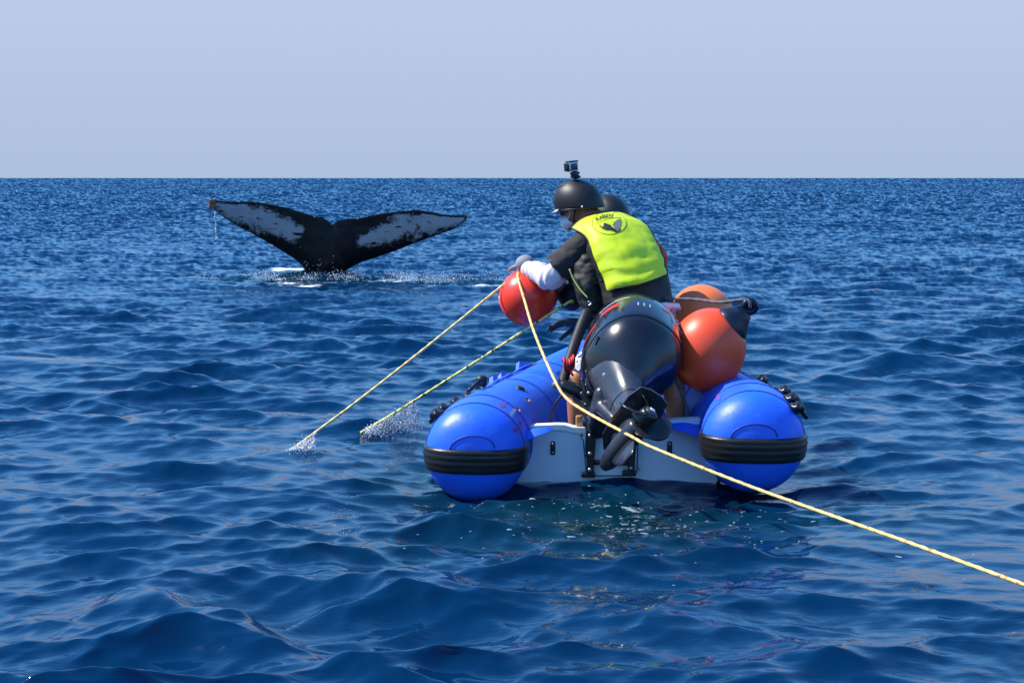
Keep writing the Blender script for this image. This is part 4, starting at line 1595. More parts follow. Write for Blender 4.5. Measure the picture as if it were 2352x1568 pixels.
def helmet(parent, c, fd, up, rt, sc_=1.0):
    rings = []
    rf, rs_, ru = 0.132 * sc_, 0.113 * sc_, 0.128 * sc_
    n = 48
    ths = [2, 10, 20, 30, 40, 50, 60, 70, 80, 88]
    for th in ths:
        rings.append([c + fd * (rf * math.sin(R(th)) * math.cos(2 * math.pi * k / n)) + rt * (rs_ * math.sin(R(th)) * math.sin(2 * math.pi * k / n)) + up * (ru * math.cos(R(th))) for k in range(n)])

    def rim(k, e, inset):
        a = 2 * math.pi * k / n
        back = 0.5 - 0.5 * math.cos(a)                      # 0 at the brow, 1 at the nape
        drop = (0.010 + 0.040 * back ** 1.3) * sc_ * e
        return c + fd * ((rf - inset) * math.cos(a) * (1.0 - 0.04 * e * back)) + rt * ((rs_ - inset) * math.sin(a)) - up * drop
    for e in (0.5, 0.9):
        rings.append([rim(k, e, 0) for k in range(n)])
    rings.append([rim(k, 1.0, 0.002) for k in range(n)])
    rings.append([rim(k, 1.0, 0.016) for k in range(n)])
    rings.append([rim(k, 0.0, 0.018) for k in range(n)])
    h = mk('helmet', loft(rings, True), M['helmet'], parent)
    # rim trim and vents
    mk('rim_trim', tube([rim(k % n, 1.02, 0.0) for k in range(n + 1)], 0.0035, 6), M['black_plastic'], h)
    for sg in (-1, 1):
        for a in (-18, 6, 30):
            d = (up * math.cos(R(34)) + rt * sg * math.sin(R(34)) * math.cos(R(a)) + fd * math.sin(R(a)) * 0.7).normalized()
            q = c + fd * (d.dot(fd) * rf) + rt * (d.dot(rt) * rs_) + up * (d.dot(up) * ru)
            t = (fd - d * fd.dot(d)).normalized()
            mk('vent', ellipsoid(q, t * 0.014, t.cross(d) * 0.006, d * 0.002, 12, 6), M['strake'], h)
        q = rim(int(n * (0.25 + 0.08) if sg < 0 else n * (0.75 - 0.08)) % n, 0.75, -0.002)
        mk('rivet', ellipsoid(q, fd * 0.006, up * 0.006, rt * 0.004, 10, 6), M['white'], h)
    return h


# ---- the person at the motor
p1 = thing('person', 'person in black shirt and yellow-backed vest leaning over beside the motor', 'person', W(1480, 1030, 7.8))
head1 = W(1327, 476, 8.28)
fd1 = Vector((-0.80, 0.50, -0.33)).normalized()
hp1, rt1, up1, fd1 = head_parts(head1, fd1, Vector((-0.28, 0.10, 0.95)))
X1 = Vector((0.80, 0.58, -0.05)).normalized()              # towards his right shoulder
D1 = Vector((-0.52, 0.72, -0.20)).normalized()             # out of the chest
sh_l, sh_r = W(1352, 556, 8.10), W(1472, 552, 8.30)
el_l, wr_l = W(1262, 634, 8.13), W(1214, 618, 8.30)
el_r, wr_r = W(1446, 668, 8.36), W(1348, 742, 8.16)
hip_l, hip_r = W(1432, 752, 7.94), W(1520, 756, 7.90)
kn_l, kn_r = W(1328, 872, 7.78), W(1546, 872, 7.68)
an_l, an_r = W(1322, 1012, 7.76), W(1556, 1012, 7.68)
fl_l, fl_r = an_l + Vector((-0.02, 0.10, -0.045)), an_r + Vector((0.02, 0.11, -0.045))
trunk1 = [(W(1478, 772, 7.93), X1 * 0.14, D1 * 0.11), (W(1478, 730, 7.94), X1 * 0.165, D1 * 0.125), (W(1470, 690, 7.97), X1 * 0.155, D1 * 0.12), (W(1452, 640, 8.03), X1 * 0.165, D1 * 0.12),
          (W(1430, 590, 8.10), X1 * 0.18, D1 * 0.125), (W(1412, 548, 8.17), X1 * 0.178, D1 * 0.112), (W(1394, 518, 8.22), X1 * 0.12, D1 * 0.085), (W(1382, 502, 8.25), X1 * 0.06, D1 * 0.06)]
tr1 = torso(sm_rows(trunk1))
neck1 = stube([W(1398, 535, 8.20), W(1372, 508, 8.24), head1 - up1 * 0.03 - fd1 * 0.02], [0.07, 0.060, 0.056], 16, 6)
body1 = hp1 + [tr1, neck1,
               stube([sh_l, sh_l.lerp(el_l, 0.5), el_l], [0.056, 0.050, 0.042], 14, 6, dome=True), stube([el_l, el_l.lerp(wr_l, 0.35), wr_l], [0.041, 0.042, 0.029], 14, 6, dome=True),
               stube([sh_r, sh_r.lerp(el_r, 0.5), el_r], [0.056, 0.050, 0.042], 14, 6, dome=True), stube([el_r, el_r.lerp(wr_r, 0.35), wr_r], [0.041, 0.042, 0.029], 14, 6, dome=True)]
for hp, kn, an, fl in ((hip_l, kn_l, an_l, fl_l), (hip_r, kn_r, an_r, fl_r)):
    body1.append(stube([hp, hp.lerp(kn, 0.5), kn], [0.086, 0.076, 0.058], 16, 6, dome=True))
    body1.append(stube([kn, kn.lerp(an, 0.3) + Vector((0, -0.012, 0)), kn.lerp(an, 0.75), an], [0.056, 0.057, 0.042, 0.036], 16, 6, dome=True))
    body1.append(stube([an + Vector((0, -0.05, -0.03)), an + Vector((0, 0, -0.02)), fl, fl + Vector((0, 0.07, -0.012))], [0.030, 0.040, 0.034, 0.022], 12, 5, dome=True))
mk('body', union(body1, 0.0075, 5), M['skin'], p1)


def grow(rows, k):
    return [(c, X * (1 + k / X.length), D * (1 + k / D.length)) for c, X, D in rows]


# t-shirt: torso and short sleeves
slv_end = sh_l.lerp(el_l, 0.80)
slv_r = sh_r.lerp(el_r, 0.80)
shirt1 = union([torso(sm_rows(grow(trunk1[2:7], 0.012))), stube([sh_l + Vector((0.05, 0.02, 0.0)), sh_l, sh_l.lerp(el_l, 0.45), slv_end], [0.080, 0.082, 0.080, 0.086], 18, 6),
                stube([sh_r + Vector((-0.05, 0, 0)), sh_r, sh_r.lerp(el_r, 0.45), slv_r], [0.080, 0.082, 0.078, 0.080], 18, 6)], 0.008, 4, wrinkle(0.007, 14, 3.1))
mk('shirt', shirt1, M['shirt'], p1)
def sleeve_folds(p, n):
    ax_ = (wr_l - el_l).normalized()
    t_ = (p - el_l).dot(ax_)
    return 0.0042 * math.sin(95 * t_ + 5 * mnoise.noise((p.x * 9, p.y * 9, p.z * 9))) + 0.003 * mnoise.noise((p.x * 26, p.y * 26, p.z * 26))


sl1 = union([stube([sh_l.lerp(el_l, 0.62), el_l + Vector((0.005, -0.01, -0.012)), el_l.lerp(wr_l, 0.5), wr_l], [0.060, 0.062, 0.058, 0.042], 16, 6, dome=True)], 0.007, 3, sleeve_folds)
mk('white_sleeve', sl1, M['sleeve'], p1)
sl2 = union([stube([sh_r.lerp(el_r, 0.65), el_r, el_r.lerp(wr_r, 0.5), el_r.lerp(wr_r, 0.9)], [0.056, 0.056, 0.050, 0.042], 16, 6, dome=True)], 0.008, 3)
mk('dark_sleeve', sl2, M['shirt'], p1)
sbv = bvh(shirt1)
for px, py in ((1252, 590), (1254, 596)):
    q, nrm, _, _ = sbv.find_nearest(W(px, py, 8.05))
    mk('sleeve_mark', box(q, Vector((.010, 0, .006)), nrm * 0.002, Vector((-.002, 0, .003)), 0.001), M['white'], p1)
# life vest: black foam vest, yellow back panel
vest_rows = grow([(W(1468, 704, 7.96), X1 * 0.155, D1 * 0.12)] + trunk1[3:6] + [(W(1397, 522, 8.215), X1 * 0.135, D1 * 0.092)], 0.030)
vest1 = union([torso(sm_rows(vest_rows), e=2.7)], 0.008, 4, wrinkle(0.0035, 10, 5.5))
vs1 = mk('life_vest', vest1, M['vest'], p1)
vbvh = bvh(vest1)
G = [[(1312, 524, 8.12), (1362, 490, 8.16), (1420, 484, 8.20), (1464, 504, 8.28)],
     [(1350, 547, 8.00), (1395, 536, 7.98), (1440, 534, 8.02), (1484, 556, 8.14)],
     [(1380, 600, 7.94), (1425, 600, 7.88), (1468, 600, 7.92), (1506, 602, 8.04)],
     [(1422, 671, 7.90), (1455, 660, 7.82), (1495, 646, 7.84), (1527, 635, 7.96)]]
Gw = [[W(*p) for p in row] for row in G]


def panel_pt(u, v):
    rows_ = [catmull([tuple(p) for p in r], 20) for r in Gw] if not hasattr(panel_pt, 'c') else panel_pt.c
    panel_pt.c = rows_
    i = min(int(u * 60), 60)
    colp = [r[i] for r in rows_]
    key = i
    cc = panel_pt.__dict__.setdefault('k', {})
    if key not in cc:
        cc[key] = catmull(colp, 20)
    return Vector(cc[key][min(int(v * 60), 60)])


def press(p, off):
    q, nrm, _, _ = vbvh.find_nearest(p)
    b_ = p.lerp(q, 0.30)
    if (b_ - q).dot(nrm) < 0.010:
        b_ = q + nrm * 0.010
    return b_ + nrm * off, nrm


NP = 61
grid = []
for j in range(NP):
    for i in range(NP):
        u, v_ = i / (NP - 1), j / (NP - 1)
        p, nrm = press(panel_pt(u, v_), 0.016)
        e = min(u, 1 - u, v_, 1 - v_)
        puff = 0.008 * min(1, e / 0.10) ** 0.5
        wr = 0.0030 * math.sin(v_ * 34 + 3.0 * u + 2 * mnoise.noise((u * 3, v_ * 3, 1))) * min(1, max(0, v_ - 0.40) / 0.2) * (1 - 0.5 * u)
        wr += 0.003 * mnoise.noise((u * 5, v_ * 9, 4.0)) * min(1, max(0, v_ - 0.3) / 0.2)
        grid.append(p + nrm * (puff + wr))
pv = list(grid)
pn_ = []
for j in range(NP):
    for i in range(NP):
        p, nrm = press(grid[j * NP + i], -0.02)
        pn_.append(grid[j * NP + i] - nrm * 0.05)
pv += pn_
pf = []
o_ = NP * NP
for j in range(NP - 1):
    for i in range(NP - 1):
        a = j * NP + i
        pf.append((a, a + NP, a + NP + 1, a + 1))
        pf.append((o_ + a, o_ + a + 1, o_ + a + NP + 1, o_ + a + NP))
for i in range(NP - 1):
    for a, b in ((i, i + 1), ((NP - 1) * NP + i + 1, (NP - 1) * NP + i)):
        pf.append((a, b, o_ + b, o_ + a))
    for a, b in (((i + 1) * NP, i * NP), (i * NP + NP - 1, (i + 1) * NP + NP - 1)):
        pf.append((a, b, o_ + b, o_ + a))
yp = mk('back_panel', (pv, pf), M['yellow'], vs1)
pbvh = bvh((pv, pf))
# dark piping round the panel
edge = [grid[i] for i in range(0, NP, 3)] + [grid[j * NP + NP - 1] for j in range(3, NP, 3)] + [grid[(NP - 1) * NP + i] for i in range(NP - 4, -1, -3)] + [grid[j * NP] for j in range(NP - 4, -1, -3)]
mk('piping', tube(edge, 0.0055, 7), M['vest'], yp)

# emblem printed on the panel (drawn in the coordinates of one enlarged view, then laid on the cloth)
def crop1(x, y):
    return 1133.1 + x * 0.2343, 343.0 + y * 0.2343


def on_panel(x, y, off=0.0015):
    px, py = crop1(x, y)
    d = (W(px, py, 10) - Vector((0, 0, CAM_H))).normalized()
    p, nrm, _, _ = pbvh.ray_cast(Vector((0, 0, CAM_H)), d)
    if p is None:
        p, nrm, _, _ = pbvh.find_nearest(W(px, py, 8.05))
    return p + nrm * off


def flat_print(name, poly, m):
    bm = bmesh.new()
    vs = [bm.verts.new((x, y, 0)) for x, y in poly]
    bm.faces.new(vs)
    bmesh.ops.triangulate(bm, faces=bm.faces)
    bmesh.ops.subdivide_edges(bm, edges=bm.edges, cuts=2, use_grid_fill=True)
    bm.verts.index_update()
    v = [on_panel(q.co.x, q.co.y) for q in bm.verts]
    f = [tuple(q.index for q in fc.verts) for fc in bm.faces]
    bm.free()
    # wind the print so that it faces outwards like the cloth under it
    return mk(name, (v, f), m, yp)


rg = [on_panel(1135 + 166 * math.cos(a), 722 + 112 * math.sin(a), 0.001) for a in [2 * math.pi * k / 64 for k in range(65)]]
mk('emblem_ring', tube(rg, 0.0016, 6), M['ring'], yp)
rg = [on_panel(1010 + 240 * k / 20, 732 - 62 * (k / 20) + 18 * math.sin(math.pi * k / 20) * -1, 0.001) for k in range(21)]
mk('emblem_line', tube(rg, 0.0012, 6), M['ring'], yp)
flat_print('emblem_fluke', [(1165, 745), (1185, 715), (1215, 692), (1246, 679), (1258, 705), (1254, 745), (1240, 785), (1218, 806), (1196, 785), (1180, 760)], M['print_grey'])
flat_print('emblem_hand', [(1028, 738), (1050, 748), (1072, 764), (1080, 745), (1083, 722), (1096, 722), (1102, 750), (1112, 762), (1108, 742), (1124, 734), (1148, 742), (1166, 764), (1190, 778), (1212, 800), (1232, 790), (1246, 768), (1247, 795),
                           (1230, 818), (1205, 820), (1180, 806), (1150, 796), (1112, 796), (1072, 782), (1046, 760)], M['print'])
# the lettering RABEN along the upper left of the ring
cu = bpy.data.curves.new('txt', 'FONT')
cu.body = 'RABEN'
cu.size = 1.0
cu.offset = 0.015
to = bpy.data.objects.new('txt', cu)
col.objects.link(to)
dg = bpy.context.evaluated_depsgraph_get()
tm = to.evaluated_get(dg).to_mesh()
bm = bmesh.new()
bm.from_mesh(tm)
bmesh.ops.triangulate(bm, faces=bm.faces)
for _ in range(3):
    long_ = [e_ for e_ in bm.edges if e_.calc_length() > 0.12]
    if long_:
        bmesh.ops.subdivide_edges(bm, edges=long_, cuts=1)
        bmesh.ops.triangulate(bm, faces=bm.faces)
bm.verts.index_update()
tv = [q.co.copy() for q in bm.verts]
tf = [tuple(v_.index for v_ in q.verts) for q in bm.faces]
bm.free()
bpy.data.objects.remove(to)
wmax = max(q.x for q in tv)
lv = []
for q in tv:
    t = q.x / wmax
    bx, by = 1010 + 158 * t, 712 - 42 * t - 14 * math.sin(math.pi * t)
    ang = math.atan2(-42 - 14 * math.pi * math.cos(math.pi * t), 150)
    hgt = q.y * 46
    lv.append(on_panel(bx + hgt * math.sin(ang), by - hgt * math.cos(ang), 0.005))
mk('lettering', (lv, tf), M['print'], yp, smooth=False)
# side buckles, strap and cord of the vest
for px, py in ((1392, 622), (1402, 642)):
    p, nrm, _, _ = vbvh.find_nearest(W(px, py, 7.93))
    mk('buckle', box(p + nrm * 0.006, X1 * 0.012, Vector((0, 0, 0.012)), nrm * 0.008, 0.003), M['black_plastic'], vs1, autosmooth=40)
cpts = [W(1308, 618, 7.98), W(1318, 642, 7.96), W(1332, 664, 7.93), W(1350, 684, 7.90)]
mk('vest_cord', stube(cpts, 0.0045, 7), M['cord_green'], vs1)
# hanging lower front of the vest on the left
low = union([stube([W(1352, 612, 8.05), W(1352, 660, 8.02), W(1358, 705, 7.99)], [0.075, 0.080, 0.050], 16, 6, dome=True), stube([W(1362, 655, 8.06), W(1370, 692, 8.03)], [0.070, 0.070], 14, 6, dome=True)], 0.009, 4, wrinkle(0.010, 16, 2.2))
mk('vest_front', low, M['vest'], vs1)
mk('clip', stube([W(1351, 692, 7.88), W(1358, 697, 7.87), W(1352, 702, 7.87)], 0.004, 6), M['alu'], vs1)
# shorts
sh = [torso(sm_rows(grow([(W(1478, 790, 7.93), X1 * 0.13, D1 * 0.10)] + trunk1[0:3], 0.014)))]
for hp, kn in ((hip_l, kn_l), (hip_r, kn_r)):
    sh.append(stube([hp, hp.lerp(kn, 0.5), hp.lerp(kn, 0.98)], [0.104, 0.096, 0.086], 18, 6))
mk('shorts', union(sh, 0.008, 3, wrinkle(0.007, 14, 8.0)), M['floral'], p1)
mk('waistband', torso(grow([(W(1487, 704, 7.955), X1 * 0.165, D1 * 0.125), (W(1490, 716, 7.95), X1 * 0.168, D1 * 0.128)], 0.012)), M['white'], p1)
# gloves
gl = union(hand_parts(wr_l + Vector((0, 0, 0.004)), Vector((-0.10, 0.60, 0.12)), Vector((-0.2, 0.1, -1)), 66, 1, 2, 1.0) + [tube([wr_l + (el_l - wr_l) * 0.12, wr_l], [0.041, 0.038], 12, dome=True),
           ellipsoid(W(1206, 605, 8.34), Vector((.052, 0, .010)), Vector((0, .05, 0)), Vector((-.01, 0, .046)))], 0.005, 2)
mk('glove', gl, M['glove_grey'], p1)
gr_ = union(hand_parts(wr_r, Vector((-1, 0.05, 0.03)), Vector((0.0, -0.30, -1)), 14, -1, 11, 1.25) + [tube([wr_r + (el_r - wr_r) * 0.22, wr_r], [0.040, 0.036], 12, dome=True)], 0.0045, 1)
mk('glove', gr_, M['glove_dark'], p1)
# helmet, glasses, mask
hc1 = W(1329, 466, 8.28)
hup1 = (up1 * 0.96 + fd1 * 0.05).normalized()
hl1 = helmet(p1, hc1, (fd1 + Vector((0.05, 0, 0.12))).normalized(), hup1, rt1, 1.05)
bf = (fd1 + Vector((0, 0, 0.10))).normalized()
brim = []
for k in range(13):
    a = R(-55 + 110 * k / 12)
    d = bf * math.cos(a) + rt1 * math.sin(a)
    inn = hc1 + bf * (0.128 * math.cos(a)) + rt1 * (0.108 * math.sin(a)) - hup1 * 0.008
    o2_ = inn + d * (0.040 * math.cos(a)) - hup1 * 0.012
    brim.append([inn + hup1 * 0.004, o2_ + hup1 * 0.003, o2_ - hup1 * 0.002, inn - hup1 * 0.004])
mk('brim', loft(brim), M['silver'], hl1)
gls = []
for k in range(13):
    a = R(-78 + 156 * k / 12)
    q = head1 + fd1 * (0.102 * math.cos(a)) + rt1 * (0.082 * math.sin(a)) + up1 * 0.008
    gls.append([q + up1 * 0.018, q + up1 * 0.018 + fd1 * 0.006, q - up1 * 0.016 + fd1 * 0.006, q - up1 * 0.016])
mk('sunglasses', loft(gls), M['glass_dark'], p1)
msk = []
for k in range(15):
    a = R(-66 + 132 * k / 14)
    q = head1 + fd1 * (0.112 * math.cos(a) + 0.006) + rt1 * (0.070 * math.sin(a)) - up1 * 0.056
    hh = 0.048 * (1 - 0.45 * (abs(a) / R(66)) ** 2)
    msk.append([q + up1 * hh - fd1 * 0.006, q + fd1 * 0.010, q - up1 * hh - fd1 * 0.020, q - up1 * hh * 0.9 - fd1 * 0.03, q - fd1 * 0.01])
mm = mk('face_mask', loft(msk), M['mask'], p1)
mk('ear_loop', stube([head1 + fd1 * 0.045 - rt1 * 0.068 - up1 * 0.050, head1 + fd1 * 0.020 - rt1 * 0.079 - up1 * 0.030, head1 - fd1 * 0.006 - rt1 * 0.088 + up1 * 0.008], 0.0022, 6), M['mask'], mm)
mk('chin_strap', stube([hc1 - rt1 * 0.104 - hup1 * 0.030 - fd1 * 0.03, head1 - rt1 * 0.078 - up1 * 0.05 + fd1 * 0.0, head1 - rt1 * 0.045 - up1 * 0.102 + fd1 * 0.03], 0.005, 6), M['strake'], hl1)

# ---- action camera on the helmet
top1 = hc1 + hup1 * 0.130
ac = thing('action_camera', 'small silver and black action camera mounted on top of the front helmet', 'camera', top1)
mk('mount', union([ellipsoid(W(1322, 406, 8.26), Vector((.030, 0, 0)), Vector((0, .026, 0)), Vector((0, 0, .010))), tube([W(1322, 406, 8.26), W(1320, 397, 8.26)], 0.014, 10, dome=True), tube([W(1312, 399, 8.26), W(1329, 397, 8.26)], 0.008, 10, dome=True)], 0.004, 1), M['black_plastic'], ac)
cR = Vector((0.80, 0.60, 0.10)).normalized()
cF = Vector((-0.60, 0.80, 0.0)).normalized()
cU = cR.cross(cF).normalized()
cc = W(1314, 383, 8.26)
bod = mk('camera_case', box(cc, cR * 0.030, cF * 0.017, cU * 0.026, 0.005), M['silver'], ac, autosmooth=40)
mk('rear_screen', box(cc - cF * 0.018, cR * 0.021, cF * 0.002, cU * 0.017, 0.001), M['glass_dark'], bod)
mk('case_top', box(cc + cU * 0.028, cR * 0.031, cF * 0.018, cU * 0.004, 0.002), M['black_plastic'], bod)
mk('side_frame', box(cc - cR * 0.034 + cF * 0.006, cR * 0.006, cF * 0.016, cU * 0.022, 0.003), M['black_plastic'], bod)
mk('lens', lathe(cc + cF * 0.016 - cR * 0.01 + cU * 0.006, cF, [(0, 0.012), (0.010, 0.012), (0.012, 0.010), (0.008, 0.002)], 16), M['glass_dark'], bod)

# ---- second person, crouching further forward, mostly hidden
p2 = thing('person', 'person in red vest and black helmet crouching behind the one in yellow', 'person', W(1440, 990, 8.75))
head2 = W(1399, 508, 8.68)
hp2, rt2, up2, fd2 = head_parts(head2, Vector((-0.45, 0.85, -0.25)), Vector((-0.05, 0.15, 1)))
X2 = Vector((0.93, 0.36, 0)).normalized()
D2 = Vector((-0.36, 0.90, -0.15)).normalized()
trunk2 = [(W(1452, 850, 8.66), X2 * 0.15, D2 * 0.12), (W(1452, 790, 8.66), X2 * 0.16, D2 * 0.125), (W(1448, 720, 8.67), X2 * 0.155, D2 * 0.115), (W(1438, 650, 8.70), X2 * 0.175, D2 * 0.12),
          (W(1428, 600, 8.72), X2 * 0.175, D2 * 0.11), (W(1415, 568, 8.73), X2 * 0.12, D2 * 0.085), (W(1408, 550, 8.73), X2 * 0.06, D2 * 0.06)]
s2l, s2r = W(1352, 606, 8.66), W(1496, 592, 8.74)
e2l, w2l = W(1312, 684, 8.46), W(1270, 652, 8.50)
e2r, w2r = W(1512, 690, 8.60), W(1470, 740, 8.42)
body2 = hp2 + [torso(sm_rows(trunk2)), stube([W(1415, 575, 8.72), W(1405, 545, 8.71), head2 - up2 * 0.03], [0.068, 0.06, 0.056], 14, 5)]
for s_, e_, w_ in ((s2l, e2l, w2l), (s2r, e2r, w2r)):
    body2.append(stube([s_, s_.lerp(e_, 0.5), e_], [0.055, 0.05, 0.042], 14, 6, dome=True))
    body2.append(stube([e_, e_.lerp(w_, 0.4), w_], [0.042, 0.040, 0.029], 14, 6, dome=True))
h2l, h2r = W(1415, 850, 8.64), W(1490, 850, 8.64)
for hp, kn, an in ((h2l, W(1400, 940, 8.98), W(1425, 1002, 8.55)), (h2r, W(1512, 900, 8.50), W(1480, 985, 8.20))):
    body2.append(stube([hp, hp.lerp(kn, 0.5), kn], [0.085, 0.078, 0.060], 16, 6, dome=True))
    body2.append(stube([kn, kn.lerp(an, 0.35), an], [0.058, 0.056, 0.038], 16, 6, dome=True))
    body2.append(stube([an, an + Vector((-0.02, -0.03, -0.03)), an + Vector((-0.02, 0.08, -0.05))], [0.036, 0.036, 0.025], 12, 5, dome=True))
mk('body', union(body2, 0.0085, 5), M['skin'], p2)
mk('wetsuit_top', union([torso(sm_rows(grow(trunk2[1:6], 0.010))), stube([s2l, s2l.lerp(e2l, 0.5), e2l + Vector((0, -0.01, -0.01))], [0.070, 0.066, 0.066], 16, 6, dome=True), stube([e2l, e2l.lerp(w2l, 0.6)], [0.062, 0.05], 14, 6, dome=True),
                         stube([s2r, s2r.lerp(e2r, 0.5), e2r], [0.068, 0.062, 0.056], 16, 6, dome=True), stube([e2r, w2r], [0.055, 0.04], 14, 6, dome=True)], 0.009, 4, wrinkle(0.006, 12, 1.0)), M['wetsuit'], p2)
mk('life_vest', union([torso(sm_rows(grow(trunk2[2:6], 0.038)), e=2.6), ellipsoid(s2r + Vector((0.005, -0.03, -0.02)), Vector((.088, 0, 0)), Vector((0, .09, 0)), Vector((0, 0, .115)))], 0.009, 4, wrinkle(0.006, 12, 4.0)), M['redvest'], p2)
mk('shorts', union([torso(sm_rows(grow(trunk2[0:2], 0.012))), stube([h2l, W(1408, 895, 8.80)], [0.10, 0.09], 16, 5, dome=True), stube([h2r, W(1500, 875, 8.57)], [0.10, 0.09], 16, 5, dome=True)], 0.009, 3), M['wetsuit'], p2)
for w_, d_, n_2, ts in ((w2l, Vector((-0.9, 0.3, 0.2)), Vector((-0.4, 0.2, -0.9)), 1), (w2r, Vector((-0.9, -0.2, -0.1)), Vector((0, 0, -1)), -1)):
    mk('glove', union(hand_parts(w_, d_, n_2, 30, ts, 4, 1.0), 0.006, 1), M['glove_dark'], p2)
helmet(p2, W(1399, 496, 8.68), Vector((-0.45, 0.85, -0.12)).normalized(), up2, rt2, 1.0)

# ------------------------------------------------------------------ splashes
def ico(c, r, stretch=1.0, n=6, m_=4):
    return ellipsoid(c, Vector((r, 0, 0)), Vector((0, r, 0)), Vector((0, 0, r * stretch)), n, m_)


def stuff(name, label, parts, m, origin):
    o = mk(name, join(parts), m, origin=origin)
    o['kind'] = 'stuff'
    o['label'] = label
    return o


def curtain(name, label, line_a, line_b, water_a, water_b, n_str, n_drop, r0, r1):
    """drops and broken strands shed between a dripping rope and the water"""
    parts = []
    for k in range(n_str):
        t = rnd.random() ** 1.3
        a = line_a.lerp(line_b, t)
        b = water_a.lerp(water_b, min(1, t * 1.0 + rnd.uniform(-.05, .05)))
        pts = []
        f0, f1 = sorted((rnd.random(), rnd.random()))
        for i in range(6):
            u = f0 + (f1 - f0) * i / 5
            p = a.lerp(b, u)
            pts.append(p + Vector((rnd.uniform(-.012, .012), rnd.uniform(-.03, .03), rnd.uniform(-.008, .008))))
        parts.append(stube(pts, [rnd.uniform(r0 * 0.5, r1 * 0.7) for _ in pts], 5, 2))
    for k in range(n_drop):
        t = rnd.random() ** 1.3
        u = rnd.random() ** 0.6
        p = line_a.lerp(line_b, t).lerp(water_a.lerp(water_b, t), u) + Vector((rnd.gauss(0, .018), rnd.gauss(0, .05), rnd.gauss(0, .01)))
        parts.append(ico(p, rnd.uniform(r0, r1), rnd.uniform(0.8, 1.6)))
    stuff(name, label, parts, M_DROP, water_a)


ra, rb = h2.lerp(e2, 0.985), h2.lerp(e2, 0.74)
curtain('water_spray', 'spray of drops under the flecked rope where it leaves the sea', ra, rb, WZ(845, 996, 0.0), WZ(968, 990, 0.0), 240, 1100, 0.0010, 0.0034)
ra, rb = hand1.lerp(e1, 0.995), hand1.lerp(e1, 0.885)
curtain('water_spray', 'spray of drops where the plain yellow rope enters the sea', ra, rb, WZ(655, 1046, 0.0), WZ(722, 1046, 0.0), 130, 650, 0.0010, 0.0034)
# spray round the fluke
parts = []
clus = [(rnd.gauss(0, 1), rnd.gauss(0, 1), rnd.uniform(0.3, 1.4)) for _ in range(60)]
for k in range(3600):
    zone = rnd.random()
    if zone < 0.66:
        x = FLUKE_X + rnd.gauss(-0.1, 0.75)
        y = FLUKE_Y - 0.55 + rnd.gauss(0, 0.30)
        z = abs(rnd.gauss(0, 0.07)) + 0.02
    elif zone < 0.68:
        x = FLUKE_X + rnd.gauss(-0.05, 0.25)
        y = FLUKE_Y - 0.55 + rnd.gauss(0, 0.12)
        z = abs(rnd.gauss(0, 0.15))
    else:
        x = FLUKE_X + rnd.gauss(1.95, 0.6)
        y = FLUKE_Y - 0.9 + rnd.gauss(0, 0.28)
        z = abs(rnd.gauss(0, 0.06)) + 0.03
    if zone < 0.66 or zone >= 0.68:
        ca_, cb_, cc_ = clus[rnd.randrange(30) + (0 if zone < 0.66 else 30)]
        x = FLUKE_X + (-0.1 + 0.75 * ca_ if zone < 0.66 else 1.95 + 0.6 * ca_) + rnd.gauss(0, 0.10)
        y = FLUKE_Y - (0.55 if zone < 0.66 else 0.9) + 0.28 * cb_ + rnd.gauss(0, 0.05)
        z = abs(rnd.gauss(0, 0.055 * cc_)) + 0.015
    r = rnd.uniform(0.002, 0.0065) * (1.8 if rnd.random() < 0.06 else 1)
    parts.append(ico(Vector((x, y, z)), r, rnd.uniform(0.8, 1.4), 5, 3))
stuff('water_spray', 'white spray of drops on the water round the fluke base', parts, M_DROP, (FLUKE_X, FLUKE_Y, 0))
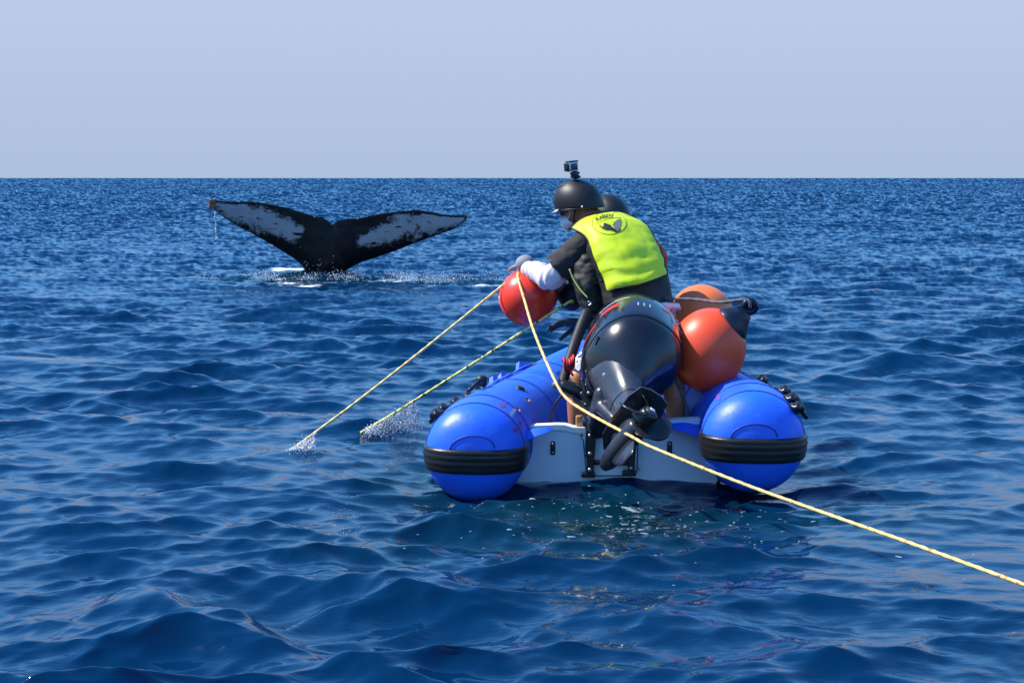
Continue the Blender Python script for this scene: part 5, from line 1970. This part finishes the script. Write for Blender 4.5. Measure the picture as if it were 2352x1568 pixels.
# flecks of foam lying on the stirred water behind the boat
FO = mat('foam', (0.30, 0.37, 0.43), 0.55, var=0.1, vscale=50)
parts = []
fx, fy = [], []
for k in range(380):
    if rnd.random() < 0.82:
        x, y = rnd.gauss(0.50, 0.36), 6.62 + rnd.gauss(0, 0.32)
    else:
        x, y = rnd.gauss(0.35, 0.75), 5.95 + rnd.gauss(0, 0.28)
    q, s = boat_sq(x, y)
    if s > 0.42 and abs(q) < 0.95:
        continue
    if s > -0.02 and 0.38 < abs(q) < 0.93:
        continue
    fx.append(x)
    fy.append(y)
X_, Y_, Z_ = sea(np.array(fx), np.array(fy), np.full(len(fx), 0.01))[:3]
for x, y, z in zip(X_, Y_, Z_):
    L_ = rnd.uniform(0.003, 0.012) * (2.2 if rnd.random() < 0.15 else 1)
    wd = L_ * rnd.uniform(0.12, 0.30)
    a = rnd.gauss(0, 0.35)
    ax = Vector((math.cos(a), math.sin(a), 0))
    ay = Vector((-math.sin(a), math.cos(a), 0))
    ring = []
    for i in range(7):
        th = 2 * math.pi * i / 7
        k_ = rnd.uniform(0.6, 1.2)
        ring.append(Vector((x, y, z)) + ax * (L_ * k_ * math.cos(th)) + ay * (wd * k_ * math.sin(th)))
    top = [p.lerp(Vector((x, y, z)), 0.35) + Vector((0, 0, 0.0012)) for p in ring]
    parts.append(loft([[p - Vector((0, 0, 0.004)) for p in ring], top]))
stuff('foam_flecks', 'scattered white foam flecks on dark water behind the transom', parts, FO, (0.4, 6.6, 0))
# tiny foam cap on the steep near crest and at the left
parts = []
for (px, py, z, n, sp_) in ((404, 1294, 0.15, 10, 0.008), (395, 841, 0.03, 60, 0.06), (350, 855, 0.02, 40, 0.06), (790, 1140, 0.05, 40, 0.05), (800, 1200, 0.05, 30, 0.03)):
    c = WZ(px, py, z)
    xs = np.array([c.x + rnd.gauss(0, sp_) for _ in range(n)])
    ys = np.array([c.y + rnd.gauss(0, sp_ * 1.2) for _ in range(n)])
    X_, Y_, Z_ = sea(xs, ys, np.full(n, 0.01))[:3]
    for x, y, zz in zip(X_, Y_, Z_):
        parts.append(ico(Vector((x, y, zz + 0.002)), rnd.uniform(0.0012, 0.0034) * (1.8 if py < 900 else 1), 0.6))
stuff('foam_flecks', 'small foam caps on scattered wave crests', parts, FO, (0, 6, 0))
